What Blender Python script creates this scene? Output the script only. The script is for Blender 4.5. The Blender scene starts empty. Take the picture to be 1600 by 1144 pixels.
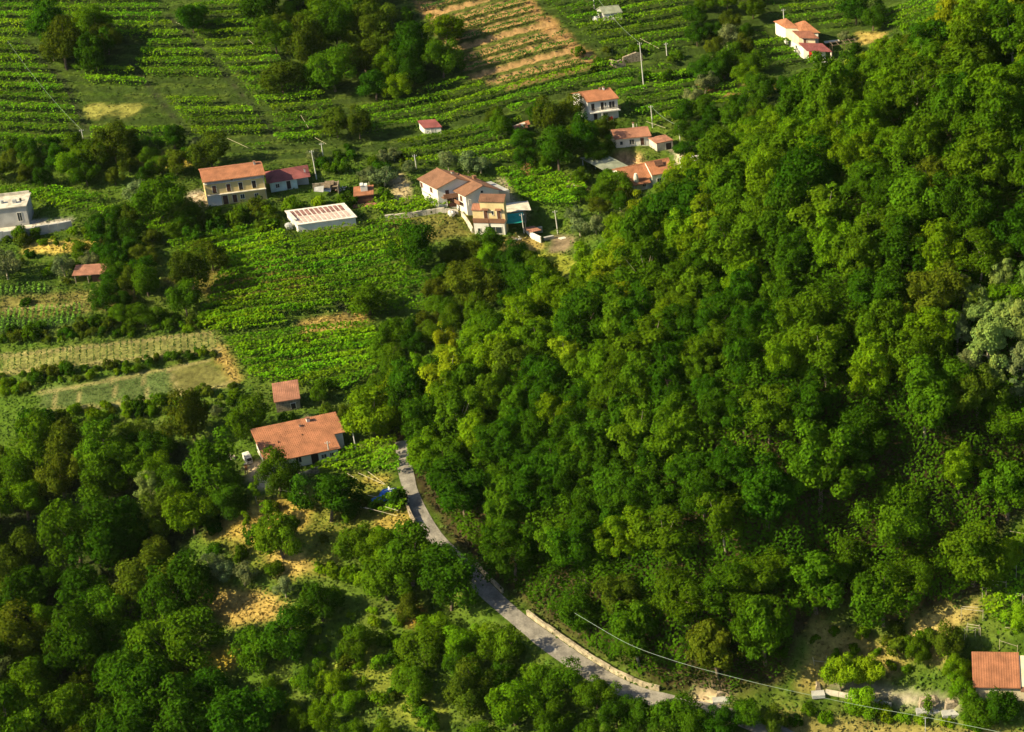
import bpy, bmesh, math, random
from mathutils import Matrix, Vector
import numpy as np
# ---------------------------------------------------------------- camera and projection
CAM_H, PITCH, ROLL, FPX = 200.0, math.radians(29.0), math.radians(6.5), 3300.0
_cp, _sp, _cr, _sr = math.cos(PITCH), math.sin(PITCH), math.cos(ROLL), math.sin(ROLL)
FWD = np.array([0, _cp, -_sp]); _U0 = np.array([0, _sp, _cp]); _R0 = np.array([1.0, 0, 0])
UP = _U0 * _cr + _R0 * _sr
RIGHT = _R0 * _cr - _U0 * _sr
CAM = np.array([0, 0, CAM_H])
def ray(px, py):
    d = FWD + RIGHT * ((px - 800) / FPX) - UP * ((py - 572) / FPX)
    return d / np.linalg.norm(d)
def project(x, y, z):
    dx, dy, dz = x - CAM[0], y - CAM[1], z - CAM[2]
    f = dx * FWD[0] + dy * FWD[1] + dz * FWD[2]
    f = np.where(f > 1, f, 1)
    r = dx * RIGHT[0] + dy * RIGHT[1] + dz * RIGHT[2]
    u = dx * UP[0] + dy * UP[1] + dz * UP[2]
    return 800 + FPX * r / f, 572 - FPX * u / f
# ---------------------------------------------------------------- the lie of the land: (photo x, photo y, height)
RELIEF = [(0,1144,-14),(200,1010,-13),(400,1144,-12),(620,1144,-8),(850,1144,-5),(60,900,-9),(0,760,-4),(200,760,-2),(300,900,-4),
 (500,950,-3),(640,740,3),(700,850,1.5),(770,925,.5),(900,1020,-1),(1040,1100,-2),(1180,1144,-3),(400,850,-1),(470,700,3),(560,760,2),
 (100,600,5),(300,550,6.5),(0,540,6),(0,450,10),(130,450,9),(0,350,12),(120,330,12),(360,320,12.5),(250,400,10),(500,355,10.5),(740,335,9.5),(650,400,7.5),
 (600,500,4),(560,620,3.5),(420,520,7),(880,390,6),(830,420,5),(690,300,11),(1010,285,10),(990,225,12),(930,195,14),(1260,90,16),(0,0,30),(400,0,28),(800,0,26),
 (1200,-10,23),(1400,20,20),(0,150,22),(400,150,19),(700,150,17),(800,240,12),(1100,140,15),(560,260,13),(200,240,16),
 (640,645,4),(760,552,11),(900,468,17),(1000,388,22),(1130,288,31),(1290,180,40),(1500,100,49),(1600,30,56),
 (1600,1144,2),(1560,1060,6),(1400,1000,5),(1250,1110,-1),(1400,1100,0),(1200,900,13),(1000,900,9),(1000,700,21),(1200,700,28),(1400,700,29),
 (1600,720,26),(1600,500,41),(1400,500,39),(1200,500,33),(1000,500,25),(800,650,13),(880,800,9),(1300,300,46),(1500,300,52),(1500,900,12),(1600,880,14),
 (1330,900,10),(720,720,8),(700,640,7)]
_rp = []
for a, b, h in RELIEF:
    d = ray(a, b); t = (h - CAM_H) / d[2]; _rp.append((d[0]*t, d[1]*t, h))
_rp += [(-190,180,-10),(190,180,-2),(0,180,-10),(-200,400,8),(-200,680,42),(0,700,42),(150,690,36),(220,560,70),(230,400,60),(200,280,25)]
RP = np.array(_rp)
def _phi(r2):
    return 0.5 * r2 * np.log(r2 + 1e-9)
_S = 100.0
def _fit():
    P = RP[:, :2] / _S; n = len(P)
    A = _phi(((P[:, None] - P[None]) ** 2).sum(-1)) + np.eye(n) * 0.004
    Q = np.hstack([np.ones((n, 1)), P])
    M = np.block([[A, Q], [Q.T, np.zeros((3, 3))]])
    return P, np.linalg.solve(M, np.concatenate([RP[:, 2], np.zeros(3)]))
_P, _W = _fit()
def smooth_h(x, y):
    xx, yy = np.clip(x, -200, 210) / _S, np.clip(y, 150, 660) / _S
    out = _W[-3] + _W[-2] * xx + _W[-1] * yy
    for (a, b), w in zip(_P, _W[:-3]):
        out = out + w * _phi((xx - a) ** 2 + (yy - b) ** 2)
    return out
# ---------------------------------------------------------------- camera, sky, sun, exposure
C = bpy.context.scene.collection
sc = bpy.context.scene
cam = bpy.data.cameras.new('camera'); cam.lens = 36 * FPX / 1600; cam.sensor_width = 36; cam.clip_start = 1; cam.clip_end = 6000
co = bpy.data.objects.new('camera', cam); C.objects.link(co)
_b = -FWD
co.matrix_world = Matrix(((RIGHT[0], UP[0], _b[0], CAM[0]), (RIGHT[1], UP[1], _b[1], CAM[1]), (RIGHT[2], UP[2], _b[2], CAM[2]), (0, 0, 0, 1)))
sc.camera = co
SUN_EL, SUN_AZ = math.radians(35), math.radians(10)      # the sun stands to the west, low
sdir = Vector((-math.cos(SUN_EL) * math.cos(SUN_AZ), -math.cos(SUN_EL) * math.sin(SUN_AZ), math.sin(SUN_EL)))
w = bpy.data.worlds.new('World'); sc.world = w; w.use_nodes = True
nt = w.node_tree; bg = nt.nodes['Background']; sky = nt.nodes.new('ShaderNodeTexSky')
sky.sky_type = 'NISHITA'; sky.sun_disc = False; sky.sun_elevation = SUN_EL
sky.sun_rotation = math.atan2(sdir.x, sdir.y)
nt.links.new(sky.outputs[0], bg.inputs[0]); bg.inputs[1].default_value = 0.075
sun = bpy.data.lights.new('sun', 'SUN'); sun.energy = 5.0; sun.angle = math.radians(0.5); sun.color = (1, 0.86, 0.54)
so = bpy.data.objects.new('sun', sun); C.objects.link(so); so.rotation_euler = (-sdir).to_track_quat('-Z', 'Y').to_euler()
sc.view_settings.view_transform = 'Standard'; sc.view_settings.look = 'None'
sc.view_settings.exposure = 1.0; sc.view_settings.gamma = 1
sc.cycles.max_bounces = 5; sc.cycles.diffuse_bounces = 2; sc.cycles.transmission_bounces = 3; sc.cycles.use_denoising = True
rnd = random.Random(7); rng = np.random.default_rng(7)

HAZE = 0.00001
# ---------------------------------------------------------------- height grid of the land
def axis(a, b, s, lo, hi):
    core = np.arange(a, b + s * .5, s); l, st = [], s
    x = a
    while x > lo: st *= 1.35; x -= st; l.append(x)
    r = []; x, st = core[-1], s
    while x < hi: st *= 1.35; x += st; r.append(x)
    return np.array(l[::-1] + list(core) + r)
GX = axis(-150, 160, .8, -1500, 1500); GY = axis(204, 576, .8, -700, 2600)
XX, YY = np.meshgrid(GX, GY)
_ck = np.array([(-400, -.1), (-120, -.30), (-70, -.20), (-35, .02), (5, .26), (35, .16), (75, .02), (400, .0)])
_cx = np.arange(-400, 401, 1.0); _cs = np.interp(_cx, _ck[:, 0], _ck[:, 1]); _cc = np.cumsum(_cs)
def curve(x): return np.interp(x, _cx, _cc)
def inpoly(px, py, poly):
    inside = np.zeros(np.shape(px), bool); n = len(poly)
    for i in range(n):
        x1, y1 = poly[i]; x2, y2 = poly[(i + 1) % n]
        if y1 == y2: continue
        c = ((y1 > py) != (y2 > py)) & (px < (x2 - x1) * (py - y1) / (y2 - y1) + x1)
        inside ^= c
    return inside
def sstep(t): t = np.clip(t, 0, 1); return t * t * (3 - 2 * t)
def blur(m, n):
    m = m.astype(float)
    for _ in range(n):
        p = np.pad(m, 1, mode='edge'); m = (p[:-2, 1:-1] + p[2:, 1:-1] + p[1:-1, :-2] + p[1:-1, 2:] + p[1:-1, 1:-1]) / 5
    return m
def vnoise(x, y, s, seed=0):                             # value noise on numpy arrays
    x, y = np.asarray(x) / s, np.asarray(y) / s; xi, yi = np.floor(x).astype(int), np.floor(y).astype(int); fx, fy = sstep(x - xi), sstep(y - yi)
    def h(a, b):
        n = (a * 374761393 + b * 668265263 + seed * 974711) & 0xffffffff
        n = ((n ^ (n >> 13)) * 1274126177) & 0xffffffff
        return ((n ^ (n >> 16)) & 0xffff) / 65535.0
    return (h(xi, yi) * (1 - fx) + h(xi + 1, yi) * fx) * (1 - fy) + (h(xi, yi + 1) * (1 - fx) + h(xi + 1, yi + 1) * fx) * fy
Z0 = smooth_h(XX, YY)
PX, PY = project(XX, YY, Z0)
TERRACED = [(-400, -300), (1480, -300), (1480, 60), (1300, 70), (1190, 190), (1060, 195), (1000, 160), (860, 175), (800, 262), (640, 270), (560, 240), (430, 262), (300, 250), (200, 235), (-400, 250)]
TS = 4.3
tm = blur(inpoly(PX, PY, TERRACED), 4)
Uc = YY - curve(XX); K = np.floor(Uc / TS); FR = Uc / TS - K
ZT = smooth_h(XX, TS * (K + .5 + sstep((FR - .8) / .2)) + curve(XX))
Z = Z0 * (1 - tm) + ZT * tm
Z += (vnoise(XX, YY, 9, 1) - .5) * .8 * (1 - tm) + (vnoise(XX, YY, 2.6, 2) - .5) * .25
def _locate(A, v): i = np.clip(np.searchsorted(A, v) - 1, 0, len(A) - 2); return i, (v - A[i]) / (A[i + 1] - A[i])
def H(x, y):
    x, y = np.asarray(x, float), np.asarray(y, float)
    i, fx = _locate(GX, x); j, fy = _locate(GY, y)
    return (Z[j, i] * (1 - fx) + Z[j, i + 1] * fx) * (1 - fy) + (Z[j + 1, i] * (1 - fx) + Z[j + 1, i + 1] * fx) * fy
def at(px, py, lift=0.0):                                # the place on the ground seen at a point of the photograph
    d = ray(px, py); t = np.arange(230, 900, 1.0)
    for _ in range(2):
        q = CAM[None] + d[None] * t[:, None]; b = np.nonzero(q[:, 2] < H(q[:, 0], q[:, 1]) + lift)[0]
        k = b[0] if len(b) else len(t) - 1
        t = np.arange(t[k] - (t[1] - t[0]), t[k], (t[1] - t[0]) / 40)
    p = q[k]; return np.array([p[0], p[1], float(H(p[0], p[1]))])
def on_plane(px, py, z): d = ray(px, py); return CAM + d * ((z - CAM[2]) / d[2])
def visible(x, y, z):                                    # not hidden behind a rise of the ground
    p = np.stack([x, y, z], -1); v = CAM - p; ok = np.ones(len(x), bool)
    for t in np.arange(.012, .5, .012):
        q = p + v * t; ok &= q[:, 2] > H(q[:, 0], q[:, 1]) + 1.0
    return ok
# frames of the buildings: (front left foot, front right foot) in the photograph, depth
BUILD = {'farm': ((326, 323), (418, 311), 7), 'annex': ((424, 301), (484, 291), 6), 'shed5': ((467, 364), (557, 352), 6.5),
 'villaA': ((687, 326), (731, 320), 5.8), 'villaB': ((731, 336), (775, 329), 7.5), 'front': ((742, 366), (790, 367), 3.8), 'near': ((421, 741), (530, 718), 8.5),
 'white': ((921, 190), (967, 184), 6), 'small': ((963, 231), (1016, 226), 5), 'orange': ((976, 302), (1052, 288), 7), 'topv': ((1256, 92), (1290, 93), 5),
 'edge': ((-25, 364), (45, 356), 8), 'brick': ((433, 645), (470, 639), 5), 'redshed': ((119, 443), (166, 440), 3.5), 'tiny': ((664, 210), (690, 208), 3),
 'right': ((1524, 1094), (1630, 1096), 5.6), 'hut': ((556, 319), (584, 316), 3.2), 'scrap': ((488, 308), (530, 304), 5), 'ruin': ((845, 380), (872, 374), 5),
 'box': ((1027, 237), (1052, 232), 3.5), 'canopy': ((946, 283), (984, 278), 7), 'topshed': ((944, 33), (972, 30), 3.5), 'ruinwall': ((962, 107), (1012, 100), 3),
 'low': ((802, 212), (832, 206), 3.5), 'slab': ((1066, 280), (1100, 276), 5), 'porch': ((796, 358), (816, 356), 4)}
FR_ = {}
for k, (a, b, dep) in BUILD.items():
    p = at(*a); q = on_plane(b[0], b[1], p[2]); X = q - p; W = float(np.hypot(X[0], X[1])); th = math.atan2(X[1], X[0])
    FR_[k] = (p, W, th, dep)
for k, (p, W, th, dep) in FR_.items():                   # level ground under each building
    c, s = math.cos(th), math.sin(th); u = (XX - p[0]) * c + (YY - p[1]) * s; v = -(XX - p[0]) * s + (YY - p[1]) * c
    d = np.hypot(np.maximum(np.maximum(-u, u - W), 0), np.maximum(np.maximum(-v, v - dep), 0))
    m = 1 - sstep((d - .8) / 3.2); Z = Z * (1 - m) + p[2] * m
ROAD = [(626, 690), (631, 725), (640, 762), (654, 800), (674, 835), (702, 864), (735, 897), (765, 930), (802, 962), (850, 1000), (900, 1036), (950, 1067), (1000, 1088), (1060, 1100), (1130, 1112), (1190, 1134), (1250, 1165), (1330, 1190)]
def smoothline(P, step=1.0):
    P = np.array(P, float); d = np.concatenate([[0], np.cumsum(np.hypot(*np.diff(P[:, :2], axis=0).T))])
    t = np.arange(0, d[-1], step); Q = np.stack([np.interp(t, d, P[:, k]) for k in range(P.shape[1])], 1)
    for _ in range(int(8 / step)):
        Q[1:-1] = (Q[:-2] + Q[1:-1] * 2 + Q[2:]) / 4
    return Q
RL = smoothline([at(*q) for q in ROAD])
for _ in range(40): RL[1:-1, 2] = (RL[:-2, 2] + RL[2:, 2]) / 2
dm = np.full(XX.shape, 99.0); zr = np.zeros(XX.shape)
sel = (XX > -60) & (XX < 80) & (YY > 200) & (YY < 360)
xs_, ys_ = XX[sel], YY[sel]; D = np.full(len(xs_), 99.0); zz = np.zeros(len(xs_))
for q in RL[::2]:
    e = np.hypot(xs_ - q[0], ys_ - q[1]); b = e < D; D[b] = e[b]; zz[b] = q[2]
dm[sel] = D; zr[sel] = zz
m = 1 - sstep((dm - 2.6) / 3.0); Z = Z * (1 - m) + zr * m

# ---------------------------------------------------------------- ground cover, painted by zones
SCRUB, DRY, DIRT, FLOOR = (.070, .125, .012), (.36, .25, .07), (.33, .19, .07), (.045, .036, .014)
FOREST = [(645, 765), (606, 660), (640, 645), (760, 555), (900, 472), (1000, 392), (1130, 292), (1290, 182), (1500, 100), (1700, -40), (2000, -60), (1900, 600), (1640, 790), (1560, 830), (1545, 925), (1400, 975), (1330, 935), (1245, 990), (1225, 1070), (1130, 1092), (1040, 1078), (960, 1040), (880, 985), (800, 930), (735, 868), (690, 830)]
WOOD_LL = [(-200, 740), (40, 735), (150, 705), (330, 690), (375, 720), (375, 800), (290, 850), (300, 980), (330, 1050), (400, 1144), (420, 1300), (-200, 1300)]
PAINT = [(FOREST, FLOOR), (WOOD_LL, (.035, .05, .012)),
 ([(310, 835), (400, 780), (470, 765), (560, 735), (645, 800), (642, 832), (600, 850), (540, 845), (520, 900), (440, 905), (380, 880)], (.15, .16, .025)), ([(325, 835), (400, 788), (460, 770), (490, 790), (470, 830), (400, 850)], (.36, .26, .06)), ([(570, 740), (612, 745), (605, 765), (570, 760)], (.3, .24, .05)), ([(590, 805), (640, 800), (640, 832), (600, 835)], (.36, .27, .06)), ([(415, 860), (470, 862), (485, 890), (450, 900), (420, 885)], (.4, .29, .08)),
 ([(318, 920), (400, 922), (452, 942), (420, 972), (365, 980), (325, 950)], DRY), ([(500, 1035), (545, 1010), (570, 1005), (640, 1050), (700, 1100), (690, 1144), (650, 1144), (560, 1080)], (.16, .19, .025)),
 ([(625, 948), (662, 952), (658, 978), (630, 970)], (.4, .23, .05)), ([(310, 1020), (380, 1010), (370, 1040), (315, 1065)], (.4, .3, .04)),
 ([(30, 388), (60, 377), (165, 373), (175, 390), (90, 396), (25, 397)], (.48, .36, .08)), ([(-10, 446), (75, 443), (80, 460), (-10, 465)], (.04, .07, .015)), ([(-10, 498), (10, 484), (128, 476), (135, 502), (80, 517), (-10, 524)], (.04, .075, .015)), ([(122, 168), (150, 160), (232, 163), (222, 176), (200, 186), (160, 182), (132, 188)], (.24, .23, .05)), ([(205, 245), (305, 240), (310, 262), (225, 262)], (.4, .32, .06)),
 ([(0, 465), (120, 453), (215, 453), (205, 478), (100, 492), (0, 494)], (.19, .17, .045)), ([(785, 395), (870, 392), (905, 410), (885, 435), (820, 415)], (.24, .26, .03)), ([(780, 368), (845, 368), (850, 392), (790, 395)], (.36, .27, .08)),
 ([(600, 342), (705, 333), (735, 368), (640, 380)], (.16, .15, .035)), ([(715, 325), (742, 335), (742, 362), (725, 345)], (.34, .3, .06)),
 ([(0, 555), (330, 518), (350, 545), (200, 562), (0, 585)], (.21, .21, .06)), ([(60, 612), (262, 576), (280, 612), (200, 630), (70, 642)], (.09, .125, .035)), ([(262, 576), (330, 562), (367, 598), (330, 606), (278, 614)], (.135, .13, .038)),
 ([(334, 535), (350, 538), (378, 592), (366, 602), (345, 575)], DRY), ([(465, 500), (560, 488), (578, 505), (478, 532)], DRY), ([(250, 440), (420, 400), (500, 420), (480, 455), (340, 470)], (.16, .14, .03)),
 ([(385, 722), (415, 718), (445, 762), (402, 768)], (.52, .40, .26)), ([(645, 0), (670, 0), (690, 30), (665, 34)], DIRT), ([(810, 0), (828, 0), (880, 45), (935, 92), (925, 104), (890, 78), (850, 55)], DIRT), ([(1080, 133), (1100, 130), (1165, 148), (1145, 152)], DIRT), ([(1150, 127), (1230, 125), (1230, 140), (1160, 140)], (.34, .27, .08)),
 ([(1262, 970), (1330, 980), (1395, 1010), (1425, 1035), (1400, 1060), (1330, 1062), (1250, 1085)], (.27, .22, .06)), ([(1440, 965), (1530, 935), (1540, 960), (1500, 985), (1480, 1040), (1400, 1010)], (.32, .25, .08)), ([(1350, 905), (1440, 920), (1430, 960), (1370, 950)], (.3, .2, .06)),
 ([(1200, 1112), (1700, 1150), (1700, 1250), (1200, 1200)], (.20, .17, .05)), ([(1278, 1066), (1340, 1085), (1410, 1102), (1505, 1116), (1515, 1098), (1420, 1078), (1320, 1060)], (.24, .21, .15)), ([(1085, 1084), (1140, 1084), (1140, 1100), (1080, 1100)], (.55, .42, .27)),
 ([(812, 215), (828, 245), (828, 278), (815, 270)], DIRT), ([(598, 272), (632, 272), (645, 312), (625, 318)], (.42, .33, .18)), ([(966, 241), (1010, 243), (1000, 264), (970, 258)], (.42, .27, .13)), ([(1045, 228), (1068, 228), (1066, 258), (1050, 262)], (.5, .42, .3)),
 ([(862, 370), (900, 372), (885, 394), (850, 392)], (.2, .15, .09)), ([(770, 272), (800, 290), (830, 345), (800, 330)], (.4, .33, .2)), ([(1335, 52), (1390, 50), (1385, 66), (1335, 68)], (.34, .25, .07)), ([(0, 345), (115, 340), (110, 352), (45, 362), (0, 372)], (.45, .4, .33)), ([(290, 300), (325, 300), (330, 325), (300, 322)], (.42, .35, .25)), ([(885, 285), (915, 280), (918, 296), (890, 298)], (.42, .26, .14))]
PX, PY = project(XX, YY, Z)
COL = np.zeros(XX.shape + (3,)); COL[:] = SCRUB
jx = (vnoise(XX, YY, 2.2, 5) - .5) * 22 + (vnoise(XX, YY, 6, 15) - .5) * 26; jy = (vnoise(XX, YY, 2.2, 6) - .5) * 12 + (vnoise(XX, YY, 6, 16) - .5) * 10
n1 = vnoise(XX, YY, 7, 8) * .8
COL = COL * (1 - .5 * n1[..., None]) + np.array((.13, .13, .03)) * (.5 * n1[..., None]) * (vnoise(XX, YY, 2.4, 11)[..., None] > .45)
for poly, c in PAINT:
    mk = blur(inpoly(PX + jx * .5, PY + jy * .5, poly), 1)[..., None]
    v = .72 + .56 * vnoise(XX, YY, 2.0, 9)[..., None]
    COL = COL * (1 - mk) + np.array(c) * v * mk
PATHS = [[(40, 70), (100, 130), (137, 205)], [(205, 100), (245, 150), (292, 208)], [(262, 25), (330, 92), (378, 147), (428, 210)], [(470, 392), (520, 460), (548, 495)]]
for P_ in PATHS:
    for (x1, y1), (x2, y2) in zip(P_[:-1], P_[1:]):
        t_ = np.clip(((PX - x1) * (x2 - x1) + (PY - y1) * (y2 - y1)) / ((x2 - x1) ** 2 + (y2 - y1) ** 2), 0, 1); e_ = np.hypot(PX - x1 - t_ * (x2 - x1), PY - y1 - t_ * (y2 - y1)); mk = np.clip(1.6 - e_ / 4.0, 0, 1)[..., None]
        COL = COL * (1 - mk) + np.array((.05, .052, .025)) * mk  # shade along the sunken paths, painted dark into the ground colour
for P_ in [[(84, 612), (88, 640)], [(120, 604), (126, 640)], [(176, 592), (184, 634)], [(222, 584), (232, 622)], [(262, 576), (280, 612)], [(60, 614), (262, 577), (330, 563)], [(72, 641), (200, 631), (330, 607), (366, 598)], [(0, 557), (330, 520)], [(0, 584), (200, 562), (346, 546)], [(10, 484), (128, 477)]]:
    for (x1, y1), (x2, y2) in zip(P_[:-1], P_[1:]):
        t_ = np.clip(((PX - x1) * (x2 - x1) + (PY - y1) * (y2 - y1)) / ((x2 - x1) ** 2 + (y2 - y1) ** 2), 0, 1); e_ = np.hypot(PX - x1 - t_ * (x2 - x1), PY - y1 - t_ * (y2 - y1)); mk = np.clip(1.4 - e_ / 2.5, 0, .75)[..., None]
        COL = COL * (1 - mk) + np.array((.30, .25, .10)) * mk
ORANGE = [(648, 0), (815, 0), (935, 100), (800, 138), (735, 120), (690, 60), (660, 20)]
tz = blur(inpoly(PX, PY, TERRACED), 2) * np.where((FR > .60) | (FR < .06), .8, .3)  # canopy shade on risers and row gaps, put into the ground colour
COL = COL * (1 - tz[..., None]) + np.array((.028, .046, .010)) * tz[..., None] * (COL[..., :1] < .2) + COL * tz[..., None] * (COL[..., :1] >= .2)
om = blur(inpoly(PX, PY, ORANGE), 1) * np.where((FR > .62) & (FR < .99), 1, .12)
COL = COL * (1 - om[..., None]) + np.array((.36, .22, .09)) * om[..., None]
# ---------------------------------------------------------------- materials
def _m(name):
    m = bpy.data.materials.new(name); m.use_nodes = True; nt = m.node_tree; b = nt.nodes['Principled BSDF']
    b.inputs['Specular IOR Level'].default_value = .25; return m, nt, b
def surf(name, col, var=.3, scale=1.2, rough=.85, bump=.15, dirt=None, wave=None, fine=8.0):
    m, nt, b = _m(name); N, L = nt.nodes, nt.links
    tc = N.new('ShaderNodeTexCoord'); n = N.new('ShaderNodeTexNoise'); n.inputs['Scale'].default_value = scale; n.inputs['Detail'].default_value = 6; L.new(tc.outputs['Object'], n.inputs['Vector'])
    r = N.new('ShaderNodeValToRGB'); d = dirt or tuple(c * (1 - var * 1.6) for c in col)
    r.color_ramp.elements[0].position = .32; r.color_ramp.elements[0].color = (*d, 1); r.color_ramp.elements[1].position = .62; r.color_ramp.elements[1].color = (*[min(1, c * (1 + var * .25)) for c in col], 1)
    L.new(n.outputs[0], r.inputs[0])
    n2 = N.new('ShaderNodeTexNoise'); n2.inputs['Scale'].default_value = fine; n2.inputs['Detail'].default_value = 4; L.new(tc.outputs['Object'], n2.inputs['Vector'])
    mx = N.new('ShaderNodeMixRGB'); mx.blend_type = 'OVERLAY'; mx.inputs[0].default_value = .45; L.new(r.outputs[0], mx.inputs[1]); L.new(n2.outputs[0], mx.inputs[2]); L.new(mx.outputs[0], b.inputs['Base Color'])
    b.inputs['Roughness'].default_value = rough
    bp = N.new('ShaderNodeBump'); bp.inputs['Strength'].default_value = bump; bp.inputs['Distance'].default_value = .12; L.new(n2.outputs[0], bp.inputs['Height']); L.new(bp.outputs[0], b.inputs['Normal'])
    if wave:
        wv = N.new('ShaderNodeTexWave'); wv.bands_direction = 'X'; wv.inputs['Scale'].default_value = wave; wv.inputs['Distortion'].default_value = .6; L.new(tc.outputs['Object'], wv.inputs['Vector'])
        b2 = N.new('ShaderNodeBump'); b2.inputs['Strength'].default_value = .6; b2.inputs['Distance'].default_value = .08; L.new(wv.outputs[0], b2.inputs['Height']); L.new(bp.outputs[0], b2.inputs['Normal']); L.new(b2.outputs[0], b.inputs['Normal'])
    return m
def leafmat(name, trans=.3, tint_from_object=True):
    m = bpy.data.materials.new(name); m.use_nodes = True; nt = m.node_tree; N, L = nt.nodes, nt.links; N.clear()
    out = N.new('ShaderNodeOutputMaterial'); at_ = N.new('ShaderNodeAttribute'); at_.attribute_name = 'tint'
    col = at_.outputs['Color']
    if tint_from_object:
        oi = N.new('ShaderNodeObjectInfo'); mu = N.new('ShaderNodeMixRGB'); mu.blend_type = 'MULTIPLY'; mu.inputs[0].default_value = 1
        L.new(oi.outputs['Color'], mu.inputs[1]); L.new(col, mu.inputs[2]); col = mu.outputs[0]
    d = N.new('ShaderNodeBsdfDiffuse'); t = N.new('ShaderNodeBsdfTranslucent'); mx = N.new('ShaderNodeMixShader'); mx.inputs[0].default_value = trans
    L.new(col, d.inputs[0]); L.new(col, t.inputs[0]); L.new(d.outputs[0], mx.inputs[1]); L.new(t.outputs[0], mx.inputs[2]); L.new(mx.outputs[0], out.inputs[0])
    return m
M = dict(
 tile=surf('terracotta_tiles', (.43, .178, .09), .2, .6, wave=6), tile_red=surf('rust_red_tiles', (.33, .13, .08), .16, .6, wave=6), tile_brown=surf('brown_tiles', (.27, .135, .08), .18, .6, wave=6),
 tile_pink=surf('dusty_pink_tiles', (.44, .20, .125), .2, .6, wave=6), sheet_red=surf('dark_pink_sheet', (.28, .085, .08), .2, .5, wave=3), panel_pale=surf('faded_pink_panel', (.52, .38, .33), .2, 1.5), panel=surf('dark_red_panel', (.30, .15, .13), .4, 1.5),
 front=surf('butter_plaster', (.74, .58, .30), .15, .5), ochre=surf('yellow_plaster', (.62, .46, .18), .2, .45, dirt=(.5, .4, .2)), cream=surf('cream_plaster', (.66, .56, .38), .2, .5), white=surf('white_plaster', (.72, .69, .63), .10, .4), dull=surf('grey_plaster', (.42, .41, .385), .22, .4),
 turq=surf('pale_turquoise_plaster', (.50, .62, .58), .2, .6), stone=surf('rubble_stone', (.36, .29, .20), .4, 2.5, bump=.6), concrete=surf('concrete', (.42, .40, .37), .25, .5), pale=surf('pale_cement', (.60, .54, .44), .25, .7),
 brown=surf('brown_door_paint', (.12, .055, .035), .2), dark=surf('dark_shutter', (.035, .028, .024), .2), wood=surf('weathered_wood', (.22, .16, .10), .3, 3), metal=surf('galvanised_metal', (.42, .43, .42), .2), rail=surf('railing_iron', (.10, .08, .07), .1),
 teal=surf('teal_awning_cloth', (.01, .28, .22), .15), blue=surf('blue_tarpaulin', (.01, .13, .48), .25, 2, rough=.5), pole=surf('concrete_pole', (.62, .60, .53), .15, 2), cable=surf('cable_sheath', (.24, .30, .24), .05),
 bark=surf('tree_bark', (.16, .12, .08), .4, 3), bark_pale=surf('pale_bark', (.42, .36, .25), .3, 3), canes=surf('bleached_canes', (.48, .42, .29), .2, 2), roofgrey=surf('green_grey_sheet', (.30, .32, .23), .2, .6, wave=3),
 tyre=surf('black_rubber', (.02, .02, .02), .1), red=surf('red_paint', (.55, .04, .03), .1), brick=surf('red_brick', (.4, .17, .09), .35, 3), skin=surf('window_frame_paint', (.7, .66, .58), .1),
 asphalt=surf('worn_asphalt', (.27, .245, .21), .25, .5, bump=.3, fine=3.0), slabw=surf('white_cement', (.72, .66, .58), .2, 1.2), road_stone=surf('pale_wall_render', (.44, .37, .25), .35, 1.1, bump=.5))
_g, nt, b = _m('glass'); b.inputs['Base Color'].default_value = (.03, .04, .045, 1); b.inputs['Roughness'].default_value = .12; M['glass'] = _g
LEAF = leafmat('foliage'); VINE = leafmat('vine_leaves', .35); WEED = leafmat('weeds', .2, False)
def groundmat():
    m, nt, b = _m('ground'); N, L = nt.nodes, nt.links
    a = N.new('ShaderNodeAttribute'); a.attribute_name = 'cover'; tc = N.new('ShaderNodeTexCoord')
    n = N.new('ShaderNodeTexNoise'); n.inputs['Scale'].default_value = .9; n.inputs['Detail'].default_value = 9; n.inputs['Roughness'].default_value = .7; L.new(tc.outputs['Object'], n.inputs['Vector'])
    r = N.new('ShaderNodeValToRGB'); r.color_ramp.elements[0].position = .3; r.color_ramp.elements[0].color = (.18, .18, .18, 1); r.color_ramp.elements[1].position = .7; r.color_ramp.elements[1].color = (.82, .82, .82, 1); L.new(n.outputs[0], r.inputs[0])
    mx = N.new('ShaderNodeMixRGB'); mx.blend_type = 'OVERLAY'; mx.inputs[0].default_value = .8; L.new(a.outputs['Color'], mx.inputs[1]); L.new(r.outputs[0], mx.inputs[2]); L.new(mx.outputs[0], b.inputs['Base Color'])
    b.inputs['Roughness'].default_value = 1; b.inputs['Specular IOR Level'].default_value = .05
    bp = N.new('ShaderNodeBump'); bp.inputs['Strength'].default_value = .8; bp.inputs['Distance'].default_value = .35; L.new(n.outputs[0], bp.inputs['Height']); L.new(bp.outputs[0], b.inputs['Normal'])
    return m
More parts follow.
